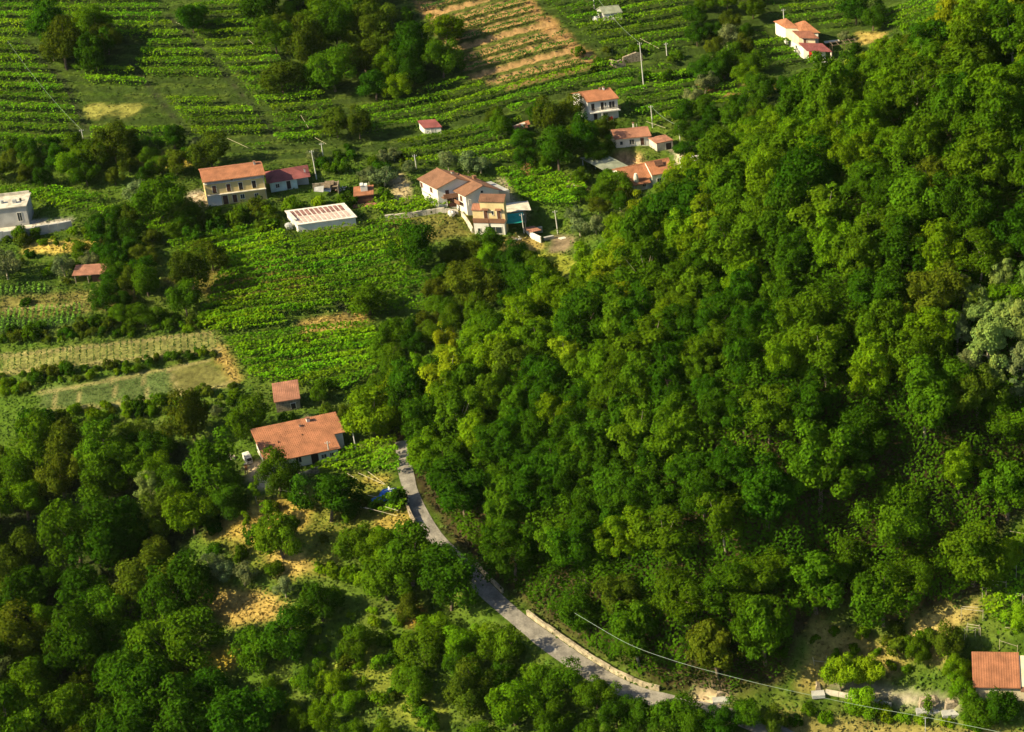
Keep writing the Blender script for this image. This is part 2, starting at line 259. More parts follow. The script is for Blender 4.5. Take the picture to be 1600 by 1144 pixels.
# ---------------------------------------------------------------- mesh tools
def link(name, me, mat, parent=None, loc=None):
    o = bpy.data.objects.new(name, me); C.objects.link(o)
    if mat is not None and not me.materials: me.materials.append(mat)
    if parent is not None: o.parent = parent
    if loc is not None: o.location = loc
    return o
def tag(o, label, cat, group=None, kind=None):
    if label: o['label'] = label
    if cat: o['category'] = cat
    if group: o['group'] = group
    if kind: o['kind'] = kind
    return o
def empty(name, loc, rz=0.0):
    o = bpy.data.objects.new(name, None); C.objects.link(o); o.location = loc; o.rotation_euler = (0, 0, rz); o.empty_display_size = .5; return o
def raw_mesh(name, co, faces_flat, starts, col=None, smooth=False):
    me = bpy.data.meshes.new(name); me.vertices.add(len(co)); me.vertices.foreach_set('co', np.ascontiguousarray(co, np.float32).ravel())
    me.loops.add(len(faces_flat)); me.loops.foreach_set('vertex_index', np.ascontiguousarray(faces_flat, np.int32))
    me.polygons.add(len(starts)); me.polygons.foreach_set('loop_start', np.ascontiguousarray(starts, np.int32))
    if smooth: me.polygons.foreach_set('use_smooth', np.ones(len(starts), bool))
    me.update(calc_edges=True)
    if col is not None:
        a = me.color_attributes.new('tint' if smooth is False else 'cover', 'FLOAT_COLOR', 'POINT')
        a.data.foreach_set('color', np.hstack([col, np.ones((len(col), 1))]).astype(np.float32).ravel())
    return me
def leaves_mesh(name, P, Nn, size, col, g=rng, asp=.72):
    n = len(P); Nn = Nn / (np.linalg.norm(Nn, axis=1, keepdims=True) + 1e-9)
    r = g.normal(size=(n, 3)); a = np.cross(Nn, r); a /= (np.linalg.norm(a, axis=1, keepdims=True) + 1e-9); b = np.cross(Nn, a)
    s = (size * .5)[:, None]
    v = np.empty((n, 4, 3)); v[:, 0] = P - a * s; v[:, 1] = P - b * s * asp + Nn * s * .25; v[:, 2] = P + a * s * 1.1; v[:, 3] = P + b * s * asp + Nn * s * .25
    return raw_mesh(name, v.reshape(-1, 3), np.arange(4 * n), np.arange(n) * 4, np.repeat(col, 4, axis=0))
class MB:
    def __init__(s): s.v, s.f = [], []
    def poly(s, pts, t=None):
        i = len(s.v); s.v += [tuple(p) for p in pts]; s.f.append(list(range(i, i + len(pts)))); return s
    def extrude(s, pts, off):                            # closed prism: outline pts moved by off
        i = len(s.v); n = len(pts); s.v += [tuple(p) for p in pts] + [tuple(np.add(p, off)) for p in pts]
        s.f += [list(range(i, i + n)), list(range(i + 2 * n - 1, i + n - 1, -1))] + [[i + k, i + n + k, i + n + (k + 1) % n, i + (k + 1) % n] for k in range(n)]; return s
    def box(s, x0, y0, z0, x1, y1, z1): return s.extrude([(x0, y0, z0), (x1, y0, z0), (x1, y1, z0), (x0, y1, z0)], (0, 0, z1 - z0))
    def tube(s, P, R, n=6):
        P = [np.array(p, float) for p in P]; R = R if hasattr(R, '__len__') else [R] * len(P); i0 = len(s.v)
        for k, p in enumerate(P):
            d = P[min(k + 1, len(P) - 1)] - P[max(k - 1, 0)]; d /= np.linalg.norm(d) + 1e-9
            a = np.cross(d, (0, 0, 1) if abs(d[2]) < .9 else (1, 0, 0)); a /= np.linalg.norm(a); b = np.cross(d, a)
            for j in range(n): t = 2 * math.pi * j / n; s.v.append(tuple(p + (a * math.cos(t) + b * math.sin(t)) * R[k]))
        for k in range(len(P) - 1):
            for j in range(n): q = i0 + k * n; s.f.append([q + j, q + (j + 1) % n, q + n + (j + 1) % n, q + n + j])
        s.f += [list(range(i0 + n - 1, i0 - 1, -1)), list(range(i0 + (len(P) - 1) * n, i0 + len(P) * n))]; return s
    def lump(s, c, r, seed=0, n=8, m=5):
        q = random.Random(seed); i0 = len(s.v)
        for a in range(1, m):
            for j in range(n): th, ph = math.pi * a / m, 2 * math.pi * j / n; k = .75 + .4 * q.random(); s.v.append((c[0] + r[0] * k * math.sin(th) * math.cos(ph), c[1] + r[1] * k * math.sin(th) * math.sin(ph), c[2] + r[2] * k * math.cos(th)))
        s.v += [(c[0], c[1], c[2] + r[2] * .9), (c[0], c[1], c[2] - r[2])]; t = len(s.v) - 2
        for a in range(m - 2):
            for j in range(n): q0 = i0 + a * n; s.f.append([q0 + j, q0 + n + j, q0 + n + (j + 1) % n, q0 + (j + 1) % n])
        for j in range(n): s.f.append([i0 + (j + 1) % n, t, i0 + j]); q0 = i0 + (m - 2) * n; s.f.append([q0 + j, t + 1, q0 + (j + 1) % n])
        return s
    def mesh(s, name, sk=0.0):
        me = bpy.data.meshes.new(name); v = [(x + y * sk, y, z) for x, y, z in s.v] if sk else s.v
        me.from_pydata([tuple(map(float, p)) for p in v], [], s.f); me.validate(); bm = bmesh.new(); bm.from_mesh(me); bmesh.ops.recalc_face_normals(bm, faces=bm.faces); bm.to_mesh(me); bm.free(); return me
    def build(s, name, mat, parent=None, sk=0.0): return link(name, s.mesh(name, sk), mat, parent)

# ---------------------------------------------------------------- ground
ny, nx = XX.shape; idx = np.arange(nx * ny).reshape(ny, nx)
q = np.stack([idx[:-1, :-1], idx[:-1, 1:], idx[1:, 1:], idx[1:, :-1]], -1).reshape(-1)
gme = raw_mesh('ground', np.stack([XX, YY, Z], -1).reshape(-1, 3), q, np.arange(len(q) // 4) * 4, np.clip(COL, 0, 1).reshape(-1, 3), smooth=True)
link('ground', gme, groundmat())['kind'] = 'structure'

hz = bpy.data.materials.new('haze'); hz.use_nodes = True; hz.node_tree.nodes.clear(); _o = hz.node_tree.nodes.new('ShaderNodeOutputMaterial'); _v = hz.node_tree.nodes.new('ShaderNodeVolumePrincipled'); _v.inputs['Density'].default_value = HAZE; _v.inputs['Color'].default_value = (.86, .92, .95, 1); hz.node_tree.links.new(_v.outputs[0], _o.inputs['Volume'])
z0_, z1_ = float(Z.min()) - 1, max(215.0, float(Z.max()) + 20)
MB().box(float(GX[0]) - 5, float(GY[0]) - 5, z0_, float(GX[-1]) + 5, float(GY[-1]) + 5, z1_).build('haze', hz)['kind'] = 'stuff'
# ---------------------------------------------------------------- road and its walls
def offset_line(L, off):
    d = np.gradient(L[:, :2], axis=0); d /= np.linalg.norm(d, axis=1, keepdims=True); n = np.stack([d[:, 1], -d[:, 0]], 1)   # right of travel
    Q = L.copy(); Q[:, :2] += n * np.asarray(off).reshape(-1, 1); return Q
prog = np.linspace(0, 1, len(RL)); half = np.interp(prog, [0, .2, .5, 1], [1.2, 1.35, 1.65, 1.7]) + (vnoise(np.arange(len(RL)), np.zeros(len(RL)), 4, 3) - .5) * .35
A, B_ = offset_line(RL, -half), offset_line(RL, half); mb = MB(); nn = 6; vv = []
for k in range(len(RL)):
    for j in range(nn): p = A[k] + (B_[k] - A[k]) * j / (nn - 1); vv.append((p[0], p[1], float(H(p[0], p[1])) + .09 + .03 * (j in (2, 3))))
mb.v = vv; mb.f = [[k * nn + j, k * nn + j + 1, (k + 1) * nn + j + 1, (k + 1) * nn + j] for k in range(len(RL) - 1) for j in range(nn - 1)]
mb.build('road', M['asphalt'])['kind'] = 'structure'
pr = project(RL[:, 0], RL[:, 1], RL[:, 2])
def near_line(x0, y0): return int(np.argmin((pr[0] - x0) ** 2 + (pr[1] - y0) ** 2))
def wall_run(L, h, t, mat, name, label, seg=2.4, cat='wall'):
    """a low masonry wall made of separately cast lengths with open joints"""
    root = empty(name, tuple(L[0])); tag(root, label, cat); n = max(1, int(len(L) / seg)); cuts = np.linspace(0, len(L) - 1, n + 1).astype(int)
    for a, b in zip(cuts[:-1], cuts[1:]):
        if b - a < 1: continue
        S = L[a:b + 1] - L[0]; d = np.gradient(S[:, :2], axis=0); d /= np.linalg.norm(d, axis=1, keepdims=True); nrm = np.stack([-d[:, 1], d[:, 0]], 1) * t / 2; hh = h * rnd.uniform(.9, 1.1); m_ = MB(); k = len(S)
        S = S.copy(); e = .03; S[0, :2] += d[0] * e; S[-1, :2] -= d[-1] * e
        for p, o in zip(S, nrm):
            for sx, z in ((-1, -.5), (-1, hh), (1, hh), (1, -.5)): m_.v.append((p[0] + sx * o[0], p[1] + sx * o[1], p[2] + z))
        for i in range(k - 1):
            for j in range(4): m_.f.append([i * 4 + j, i * 4 + (j + 1) % 4, i * 4 + 4 + (j + 1) % 4, i * 4 + 4 + j])
        m_.f += [[0, 1, 2, 3], [4 * k - 1, 4 * k - 2, 4 * k - 3, 4 * k - 4]]; m_.build('wall_block', mat, root)
    return root
# heading down the road the hill lies on the left of travel
side = np.sign((offset_line(RL, 3)[len(RL) // 2, 0] - RL[len(RL) // 2, 0])); hillside = -1 if H(*offset_line(RL, -5)[len(RL) // 2, :2]) > H(*offset_line(RL, 5)[len(RL) // 2, :2]) else 1
WL = offset_line(RL, hillside * (half + .35))
a, b = near_line(812, 962), near_line(1030, 1092); wall_run(WL[a:b], .95, .4, M['road_stone'], 'roadside_wall', 'long pale cream wall along the uphill edge of the grey lane')
a, b = near_line(728, 888), near_line(775, 935); wall_run(WL[a:b], .9, .35, M['road_stone'], 'roadside_wall', 'short cream wall on the lane bend above the long roadside wall')
WR = offset_line(RL, -hillside * (half + .3)); a, b = near_line(640, 790), near_line(650, 828); wall_run(WR[a:b + 1], 1.1, .35, M['stone'], 'parapet_wall', 'dark parapet wall beside the lane below the blue tarpaulin', 2)
def ground_line(pts, step=1.0): return smoothline([at(*p) for p in pts], step)
wall_run(ground_line([(436, 765), (462, 752), (492, 741), (505, 735)]), 1.3, .4, M['stone'], 'garden_wall', 'rubble retaining wall below the long orange roofed house')
wall_run(ground_line([(602, 345), (650, 338), (700, 331), (718, 336)]), 1.2, .35, M['pale'], 'garden_wall', 'pale terrace wall running to the white double villa')
wall_run(ground_line([(722, 338), (732, 350), (740, 366)]), 1.1, .35, M['pale'], 'garden_wall', 'short pale wall stepping down beside the yellow fronted house')
wall_run(ground_line([(-30, 378), (40, 369), (80, 363), (116, 356)]), 1.9, .5, M['dull'], 'terrace_wall', 'grey retaining wall under the flat roofed building at the photo edge')
wall_run(ground_line([(1290, 1083), (1330, 1090), (1380, 1102), (1400, 1106)]), .6, .4, M['pale'], 'yard_wall', 'low broken cement wall beside the bright bushes at the yard')
# ---------------------------------------------------------------- tree and shrub kinds
def crown_mesh(name, seed, n, R=(4, 4, 3.6), cz=5.0, lobes=16, lr=(.30, .46), leaf=.42, flat=.2, vary=.42):
    g = np.random.default_rng(seed); R = np.array(R, float)
    d = g.normal(size=(lobes, 3)); d[:, 2] = d[:, 2] * .8 + .25; d /= np.linalg.norm(d, axis=1, keepdims=True)
    for _ in range(12):                                  # spread the boughs apart
        for i in range(lobes):
            v = d[i] - d; dist = np.linalg.norm(v, axis=1) + 1e-6; d[i] += (v / dist[:, None] ** 3).sum(0) * .01; d[i, 2] = max(d[i, 2], -.55); d[i] /= np.linalg.norm(d[i])
    nm = 4; mc = g.normal(size=(nm, 3)) * (.24, .24, .16) * R; mc -= mc.mean(0); mr = g.uniform(.62, .92, nm); j = g.integers(0, nm, lobes)
    k = g.uniform(.45, .92, lobes); Cn = mc[j] + d * (k * mr[j])[:, None] * R; Cn[:, 2] += (d[:, 2] > .5) * g.uniform(0, .22, lobes) * R[2]; lrad = g.uniform(*lr, lobes) * R.mean() * (1.15 - .35 * (k - .5))
    w_ = lrad ** 2; w_ /= w_.sum(); li = g.choice(lobes, n, p=w_)
    u = g.normal(size=(n, 3)); u /= np.linalg.norm(u, axis=1, keepdims=True); u = u * .8 + d[li] * .45 + np.array([0, 0, .12]); u /= np.linalg.norm(u, axis=1, keepdims=True)
    sub = 1 + .20 * np.sin(u[:, 0] * 7 + li * 1.7) * np.cos(u[:, 1] * 8 + li) + .12 * np.sin(u[:, 2] * 11 + li * 2.3)   # twig clumps on each bough
    rr = lrad[li] * sub * (g.uniform(.72, 1.06, n))
    P = Cn[li] + u * rr[:, None] * np.array([1, 1, .85]); N_ = u * .95 + g.normal(size=(n, 3)) * .33 + np.array([0, 0, flat])
    # thin, ragged spots
    keep = (np.sin(P[:, 0] * 1.9 + seed) * np.cos(P[:, 1] * 2.1 + seed * 2) * np.sin(P[:, 2] * 2.3) < .38) | (g.random(n) < .35)
    P, N_, li = P[keep], N_[keep], li[keep]; P[:, 2] += cz
    t = (.74 + vary * 1.2 * g.random(lobes))[li] * g.uniform(.82, 1.18, len(P)); warm = (g.random(lobes)[li] - .5) * .14 + g.normal(size=len(P)) * .05
    col = np.stack([t * (1 + warm), t, t * (1 - warm * .8)], 1).clip(.2, 1.8)
    me = leaves_mesh(name, P, N_, leaf * g.uniform(.65, 1.35, len(P)), col, g); me.materials.append(LEAF); return me, Cn + np.array([0, 0, cz])
def trunk_mesh(name, seed, h, r, tips, cz, mat):
    g = random.Random(seed); mb = MB(); bend = (g.uniform(-.4, .4), g.uniform(-.4, .4)); top = (bend[0], bend[1], h)
    mb.tube([(0, 0, -1.0), (0, 0, .2), (bend[0] * .4, bend[1] * .4, h * .5), top], [r * 1.35, r * 1.05, r * .8, r * .55], 7)
    for t in g.sample(list(map(tuple, tips)), min(6, len(tips))):
        s = np.array((bend[0] * .5, bend[1] * .5, h * g.uniform(.55, .95))); e = s + (np.array(t) - s) * .92; mid = (s + e) / 2 + np.array((0, 0, -.2)); mb.tube([s, mid, e], [r * .42, r * .26, r * .08], 5)
    me = mb.mesh(name); me.materials.append(mat); return me
KINDS = {}
def kind(key, variants, trunk_h, trunk_r, mat, **kw):
    L = []
    for i in range(variants):
        k2 = dict(kw); s = abs(hash_(key)) % 900 + i * 13; g = random.Random(s)
        if 'R' in k2: k2['R'] = tuple(c * g.uniform(.92, 1.08) for c in k2['R'])
        cm, tips = crown_mesh('crown_' + key, s, **k2); L.append((cm, trunk_mesh('trunk_' + key, s, trunk_h, trunk_r, tips, kw.get('cz', 5), mat) if trunk_h else None))
    KINDS[key] = L
def hash_(s): return sum((i + 1) * ord(c) for i, c in enumerate(s))
kind('forest', 8, 5.0, .26, M['bark'], n=10500, R=(4.0, 4.0, 4.3), cz=5.4, lobes=46, lr=(.18, .31), leaf=.33)
kind('feather', 5, 5.5, .18, M['bark_pale'], n=6500, R=(3.4, 3.4, 5.0), cz=6.2, lobes=26, lr=(.20, .34), leaf=.36, flat=.5)
kind('broad', 8, 4.6, .30, M['bark'], n=8000, R=(4.7, 4.7, 4.1), cz=5.4, lobes=24, lr=(.30, .44), leaf=.40)
kind('olive', 3, 2.0, .2, M['bark_pale'], n=3000, R=(2.4, 2.4, 1.8), cz=2.6, lobes=14, leaf=.26, flat=.1)
kind('willow', 3, 6.0, .25, M['bark_pale'], n=6500, R=(3.6, 3.6, 4.8), cz=6.8, lobes=30, lr=(.18, .30), leaf=.32, flat=.7)
kind('shrub', 4, .8, .07, M['bark'], n=1300, R=(1.5, 1.5, 1.15), cz=1.1, lobes=9, lr=(.4, .6), leaf=.30)
kind('sapling', 2, 2.6, .09, M['bark_pale'], n=1000, R=(1.1, 1.1, 1.9), cz=3.1, lobes=11, lr=(.3, .45), leaf=.28)
BASE_R = dict(forest=4.0, feather=3.4, broad=4.3, olive=2.4, willow=3.6, shrub=1.5, sapling=1.1)
TOP = dict(forest=9.8, feather=11.0, broad=9.2, olive=4.4, willow=11.5, shrub=2.2, sapling=5.0)
TINTS = dict(mid=(.062, .130, .004), deep=(.032, .088, .003), bright=(.100, .190, .004), yellow=(.185, .240, .006), olive=(.135, .175, .062), pale=(.185, .25, .055), dull=(.070, .105, .006), lime=(.150, .26, .006))
PLANTS = []                                              # (object, kind, tint, px, py, zone)
def plant(key, x, y, s, tint, name, zone, sz=1.0, z=None):
    cm, tm_ = rnd.choice(KINDS[key]); z = float(H(x, y)) if z is None else z
    t = empty(name, (x, y, z - .15), rnd.uniform(0, 6.28)); t.scale = (s * rnd.uniform(.88, 1.14), s * rnd.uniform(.88, 1.14), s * sz * rnd.uniform(.86, 1.16)); t.rotation_euler = (rnd.uniform(-.1, .1), rnd.uniform(-.1, .1), t.rotation_euler[2])
    c = bpy.data.objects.new('foliage' if key == 'shrub' else 'crown', cm); C.objects.link(c); c.parent = t
    b = TINTS[tint]; k = rnd.uniform(.84, 1.2); wv = rnd.uniform(.86, 1.12); c.color = (b[0] * k * wv, b[1] * k, b[2] * k, 1)
    if tm_: r = bpy.data.objects.new('stem' if key == 'shrub' else 'trunk', tm_); C.objects.link(r); r.parent = t
    q = project(x, y, z + TOP[key] * .6 * s); PLANTS.append((t, key, tint, float(q[0]), float(q[1]), zone)); return t
TAKEN = []
def by_hand(key, px, py, dpx, tint, name, zone, sz=1.0):
    """px, py, dpx: middle and width of the crown in the photograph"""
    p = at(px, py); s_ = FPX / float((p - CAM) @ FWD); s = dpx / s_ / (2.05 * BASE_R[key])
    h = TOP[key] * .58 * s * sz; p = at(px + .11 * h * s_, py + h * s_ * .88); TAKEN.append((p[0], p[1], BASE_R[key] * s)); return plant(key, p[0], p[1], s, tint, name, zone, sz)
def footprint_clear(x, y, pad):
    for p, W, th, dep in FR_.values():
        c, s = math.cos(th), math.sin(th); u = (x - p[0]) * c + (y - p[1]) * s; v = -(x - p[0]) * s + (y - p[1]) * c
        if -pad < u < W + pad and -pad * 1.6 < v < dep + pad * .6: return False
    return True
CLEAR = [[(330, 830), (400, 778), (470, 762), (560, 732), (640, 778), (642, 835), (570, 862), (535, 900), (490, 960), (450, 1005), (330, 1005), (315, 920)], [(490, 1030), (560, 1000), (640, 1045), (705, 1100), (695, 1144), (560, 1100)], [(470, 735), (560, 700), (640, 690), (648, 760), (560, 760)], [(385, 715), (440, 715), (450, 790), (385, 790)], [(1255, 975), (1330, 975), (1420, 1030), (1400, 1075), (1250, 1095)], [(1175, 45), (1185, 125), (1300, 140), (1350, 60), (1300, 40)], [(355, 640), (425, 640), (425, 770), (345, 770)], [(520, 880), (600, 930), (660, 1000), (640, 1060), (560, 1000), (500, 940)]]
STRIPS = [[(-60, 440), (80, 438), (84, 466), (-60, 470)], [(-60, 490), (10, 480), (132, 472), (140, 505), (80, 524), (-60, 530)], [(-60, 548), (330, 515), (350, 545), (200, 566), (-60, 592)], [(55, 608), (262, 572), (335, 558), (372, 600), (280, 620), (200, 636), (65, 646)], [(205, 655), (350, 645), (350, 670), (215, 688)]]
def CROPZONE(x, y):
    a, b = project(x, y, float(H(x, y))); return any(bool(inpoly(np.array([a]), np.array([b]), c)[0]) for c in STRIPS)
def key_clear(x, y):
    if NOCLEAR[0]: return CROPZONE(x, y)
    a, b = project(x, y, float(H(x, y))); return any(bool(inpoly(np.array([a]), np.array([b]), c)[0]) for c in CLEAR + STRIPS)
NOCLEAR = [False]
key_top = TOP
_rp2 = project(RL[:, 0], RL[:, 1], RL[:, 2]); _vis = (((_rp2[1] > 728) & (_rp2[1] < 856)) | ((_rp2[1] > 908) & (_rp2[1] < 1098)))
def hides_road(x, y, h, R):
    z = float(H(x, y)); a, b = project(x, y, z + h * .6); s_ = FPX / math.sqrt(x * x + y * y + (200 - z) ** 2); r = R * s_ * .8
    return bool(np.any(_vis & (RL[:, 1] > y - 1) & (np.hypot(_rp2[0] - a, (_rp2[1] - b) * .9) < r)))
def fill(poly, spacing, spec, name, zone, limit=400, pad=2.2, avoid=.75, roadpad=2.6):
    """scatter trees in a zone given in the photograph; spec: list of (kind, tint, weight, smin, smax)"""
    P_ = np.array(poly); W0 = [at(min(max(a, -60), 1660), min(max(b, -20), 1200)) for a, b in poly]; W0 = np.array(W0)
    x0, x1, y0, y1 = W0[:, 0].min() - 15, W0[:, 0].max() + 15, W0[:, 1].min() - 15, W0[:, 1].max() + 15
    n = int((x1 - x0) * (y1 - y0) / spacing ** 2 * (40 if zone == "forest" else 14)); X_, Y_ = rng.uniform(x0, x1, n), rng.uniform(y0, y1, n); Zg = H(X_, Y_)
    a, b = project(X_, Y_, Zg); ok = inpoly(a, b, poly) & (a > -40) & (a < 1640) & (b > -10) & (b < 1230)
    X_, Y_, Zg = X_[ok], Y_[ok], Zg[ok]
    if len(X_) == 0: return
    ok = visible(X_, Y_, Zg + 6); X_, Y_ = X_[ok], Y_[ok]; done = []; wts = [s[2] for s in spec]; cnt = 0
    for x, y in zip(X_, Y_):
        k = rnd.choices(spec, wts)[0]; s = rnd.uniform(k[3], k[4]); R = BASE_R[k[0]] * s
        if key_clear(x, y): continue
        if hides_road(x, y, key_top[k[0]] * s, R): continue
        sp = spacing * (.72 + .28 * s)
        if any((x - u) ** 2 + (y - v) ** 2 < max(sp, (R + r) * .62) ** 2 for u, v, r in done): continue
        if any((x - u) ** 2 + (y - v) ** 2 < ((R + r) * avoid) ** 2 for u, v, r in TAKEN): continue
        if not footprint_clear(x, y, R * .5 + pad * .4): continue
        if np.min(np.hypot(RL[:, 0] - x, RL[:, 1] - y)) < roadpad + R * .15: continue
        done.append((x, y, R)); plant(k[0], x, y, s, k[1], name, zone); cnt += 1
        if cnt >= limit: break
    TAKEN.extend(done)
# prominent single trees, read off the photograph (crown middle, crown width)
for a in [(165, 748, 76, 'mid'), (240, 690, 60, 'deep'), (110, 700, 70, 'dull'), (30, 745, 62, 'mid'), (215, 722, 56, 'mid'), (120, 835, 95, 'mid'), (55, 905, 85, 'deep'), (235, 900, 90, 'dull'), (275, 1000, 95, 'mid'),
          (185, 1040, 70, 'deep'), (280, 1070, 60, 'dull'), (180, 1120, 75, 'mid'), (30, 990, 90, 'dull'), (55, 1070, 85, 'mid'), (300, 800, 66, 'bright'), (350, 780, 60, 'deep'), (270, 765, 50, 'mid'), (392, 652, 56, 'mid'), (438, 832, 74, 'mid'),
          (512, 770, 84, 'deep'), (435, 738, 58, 'mid'), (640, 870, 84, 'mid'), (700, 905, 90, 'deep'), (600, 900, 70, 'mid'), (560, 850, 60, 'mid'), (500, 935, 66, 'deep'), (450, 990, 76, 'deep'), (400, 1010, 60, 'mid'), (560, 1000, 50, 'mid'),
          (660, 1000, 66, 'mid'), (720, 1000, 60, 'bright'), (780, 1010, 62, 'mid'), (640, 1060, 60, 'mid'), (730, 1070, 76, 'dull'), (800, 1090, 80, 'bright'), (870, 1060, 66, 'mid'), (930, 1080, 50, 'mid'), (860, 1120, 60, 'mid'), (960, 1110, 50, 'deep'), (1050, 1115, 66, 'mid'),
          (580, 640, 84, 'bright'), (625, 600, 56, 'bright'), (500, 610, 30, 'mid'), (655, 385, 64, 'deep'), (575, 465, 50, 'mid'), (720, 430, 60, 'dull'), (740, 455, 66, 'dull'), (770, 380, 40, 'mid'), (760, 410, 46, 'bright'),
          (870, 235, 62, 'deep'), (935, 235, 46, 'mid'), (855, 185, 50, 'dull'), (915, 215, 50, 'deep'), (818, 250, 30, 'deep'), (960, 285, 46, 'mid'), (940, 300, 40, 'mid'), (695, 42, 52, 'bright'), (1165, 118, 36, 'bright'), (1130, 105, 34, 'deep'), (1362, 30, 34, 'deep'), (1335, 12, 50, 'deep'),
          (250, 310, 78, 'mid'), (330, 235, 56, 'dull'), (440, 120, 60, 'dull'), (480, 75, 66, 'dull'), (520, 110, 60, 'mid'), (570, 90, 56, 'dull'), (430, 60, 50, 'mid'), (500, 30, 56, 'mid'), (600, 60, 50, 'dull'), (640, 105, 56, 'deep'), (690, 95, 50, 'mid'), (585, 130, 50, 'deep'), (525, 190, 46, 'dull'), (560, 195, 40, 'dull'),
          (100, 75, 60, 'dull'), (150, 80, 60, 'deep'), (300, 25, 46, 'deep'), (140, 240, 50, 'mid'), (180, 225, 56, 'dull'), (110, 255, 46, 'bright'), (250, 255, 30, 'mid'), (50, 230, 40, 'deep'), (230, 440, 46, 'mid'), (300, 430, 60, 'dull'), (330, 400, 46, 'dull'), (290, 470, 46, 'mid'), (225, 490, 40, 'mid'), (180, 400, 40, 'deep'), (205, 385, 34, 'deep'), (160, 385, 34, 'deep'),
          (1375, 930, 88, 'mid'), (1330, 880, 70, 'mid'), (1430, 890, 70, 'mid'), (1490, 1040, 44, 'bright'), (1430, 1015, 40, 'mid'), (1560, 1095, 56, 'deep'), (1520, 1110, 50, 'mid'), (1310, 1050, 56, 'lime'), (1355, 1050, 50, 'lime'), (1345, 1095, 46, 'lime'), (1500, 1075, 40, 'bright'), (1420, 560, 80, 'mid'), (1400, 800, 90, 'mid'), (1470, 600, 80, 'mid'), (1565, 650, 66, 'mid')]:
    by_hand('broad', a[0], a[1], a[2], a[3], 'broadleaf_tree', 'grove')
for a in [(235, 765, 46, 'pale'), (1525, 470, 64, 'pale'), (1580, 500, 66, 'pale'), (1540, 540, 70, 'pale'), (1490, 510, 56, 'olive'), (1590, 560, 60, 'olive'), (1565, 430, 46, 'pale'), (1500, 452, 46, 'olive'), (1552, 508, 56, 'pale'), (1598, 448, 50, 'pale'), (1604, 525, 56, 'pale'), (1512, 566, 46, 'olive'), (1545, 580, 50, 'pale'), (1590, 600, 46, 'olive')]: by_hand('willow', a[0], a[1], a[2], a[3], 'willow_tree', 'willows')
for a in [(975, 462, 44, 'yellow'), (880, 545, 60, 'yellow'), (1100, 345, 56, 'yellow'), (1290, 85 + 60, 40, 'yellow'), (1480, 35, 46, 'yellow'), (820, 500, 50, 'bright'), (700, 590, 60, 'yellow')]: by_hand('feather', a[0], a[1], a[2], a[3], 'ridge_tree', 'forest')
for a in [(350, 885, 40), (380, 895, 44), (330, 880, 36), (445, 915, 40), (100, 415, 38), (10, 415, 46), (140, 405, 30), (575, 270, 40), (600, 275, 36), (700, 252, 36), (730, 252, 40), (750, 255, 34), (490, 240, 26), (615, 240, 26), (640, 262, 24), (310, 225, 30), (215, 300, 44), (905, 355, 34), (930, 350, 36), (895, 335, 26), (480, 655, 30), (1080, 150, 30), (1100, 130, 34), (1135, 55, 40), (600, 245, 22), (340, 640, 22), (1320, 55, 20)]:
    by_hand('olive', a[0], a[1], a[2], 'olive', 'olive_tree', 'olives')
for a in [(1080, 1128, 56, 'mid'), (1125, 1128, 50, 'deep'), (1160, 1110, 50, 'mid'), (1205, 1120, 40, 'dull'), (1575, 870, 44, 'lime'), (1590, 960, 40, 'lime')]: by_hand('broad', a[0], a[1], a[2], a[3], 'broadleaf_tree', 'grove')
for a in [(826, 402, 26, 'deep'), (55, 660, 54, 'deep'), (615, 1078, 18, 'deep'), (150, 500, 26, 'deep'), (40, 470, 20, 'deep'), (20, 512, 20, 'deep'), (60, 512, 22, 'mid'), (100, 518, 18, 'deep'), (420, 330, 28, 'bright'), (400, 315, 30, 'dull'), (455, 320, 30, 'bright'), (497, 318, 26, 'lime'), (370, 340, 36, 'mid'), (340, 350, 30, 'deep'),
          (540, 310, 30, 'mid'), (605, 305, 24, 'mid'), (480, 345, 20, 'deep'), (520, 600, 22, 'deep'), (450, 655, 30, 'mid'), (510, 640, 24, 'dull'), (620, 510, 24, 'mid'), (645, 500, 22, 'deep'), (620, 660, 24, 'bright'), (310, 725, 22, 'bright'), (330, 730, 22, 'mid'), (280, 740, 20, 'mid'), (430, 790, 20, 'dull'), (1450, 990, 24, 'mid'), (1510, 1040, 26, 'mid'), (1400, 980, 26, 'dull'),
          (1262, 1105, 24, 'mid'), (1240, 1125, 26, 'deep'), (1290, 1120, 22, 'bright'), (1380, 1110, 30, 'lime'), (1410, 1120, 20, 'bright'), (1440, 1122, 22, 'lime'), (1480, 1126, 22, 'lime'), (1520, 1130, 26, 'bright'), (1340, 1110, 20, 'bright'), (745, 985, 24, 'lime'), (500, 1100, 30, 'bright'), (540, 1060, 30, 'bright'), (590, 1090, 30, 'bright'), (470, 1060, 28, 'bright')]:
    by_hand('shrub', a[0], a[1], a[2], a[3], 'shrub', 'shrubs')
BR = [('broad', 'mid', 4, .9, 1.35), ('broad', 'deep', 6, .9, 1.4), ('broad', 'dull', 2, .6, 1.0), ('broad', 'bright', 1, .55, .85)]
SM = [('broad', 'mid', 3, .42, .65), ('broad', 'deep', 3, .42, .65), ('broad', 'dull', 2, .4, .6)]
SH = [('shrub', 'mid', 3, .7, 1.3), ('shrub', 'deep', 3, .7, 1.4), ('shrub', 'dull', 3, .6, 1.2), ('shrub', 'bright', 1, .6, 1.0)]
FO = [('forest', 'mid', 5, .95, 1.4), ('forest', 'deep', 4, .95, 1.4), ('forest', 'bright', 1.6, .8, 1.2), ('feather', 'mid', 1.2, .9, 1.3), ('forest', 'dull', .5, .9, 1.2)]
EDGE = [('feather', 'yellow', 3, .62, .9), ('feather', 'bright', 4, .62, .95), ('forest', 'bright', 3, .6, .9), ('feather', 'dull', 2, .6, .85)]
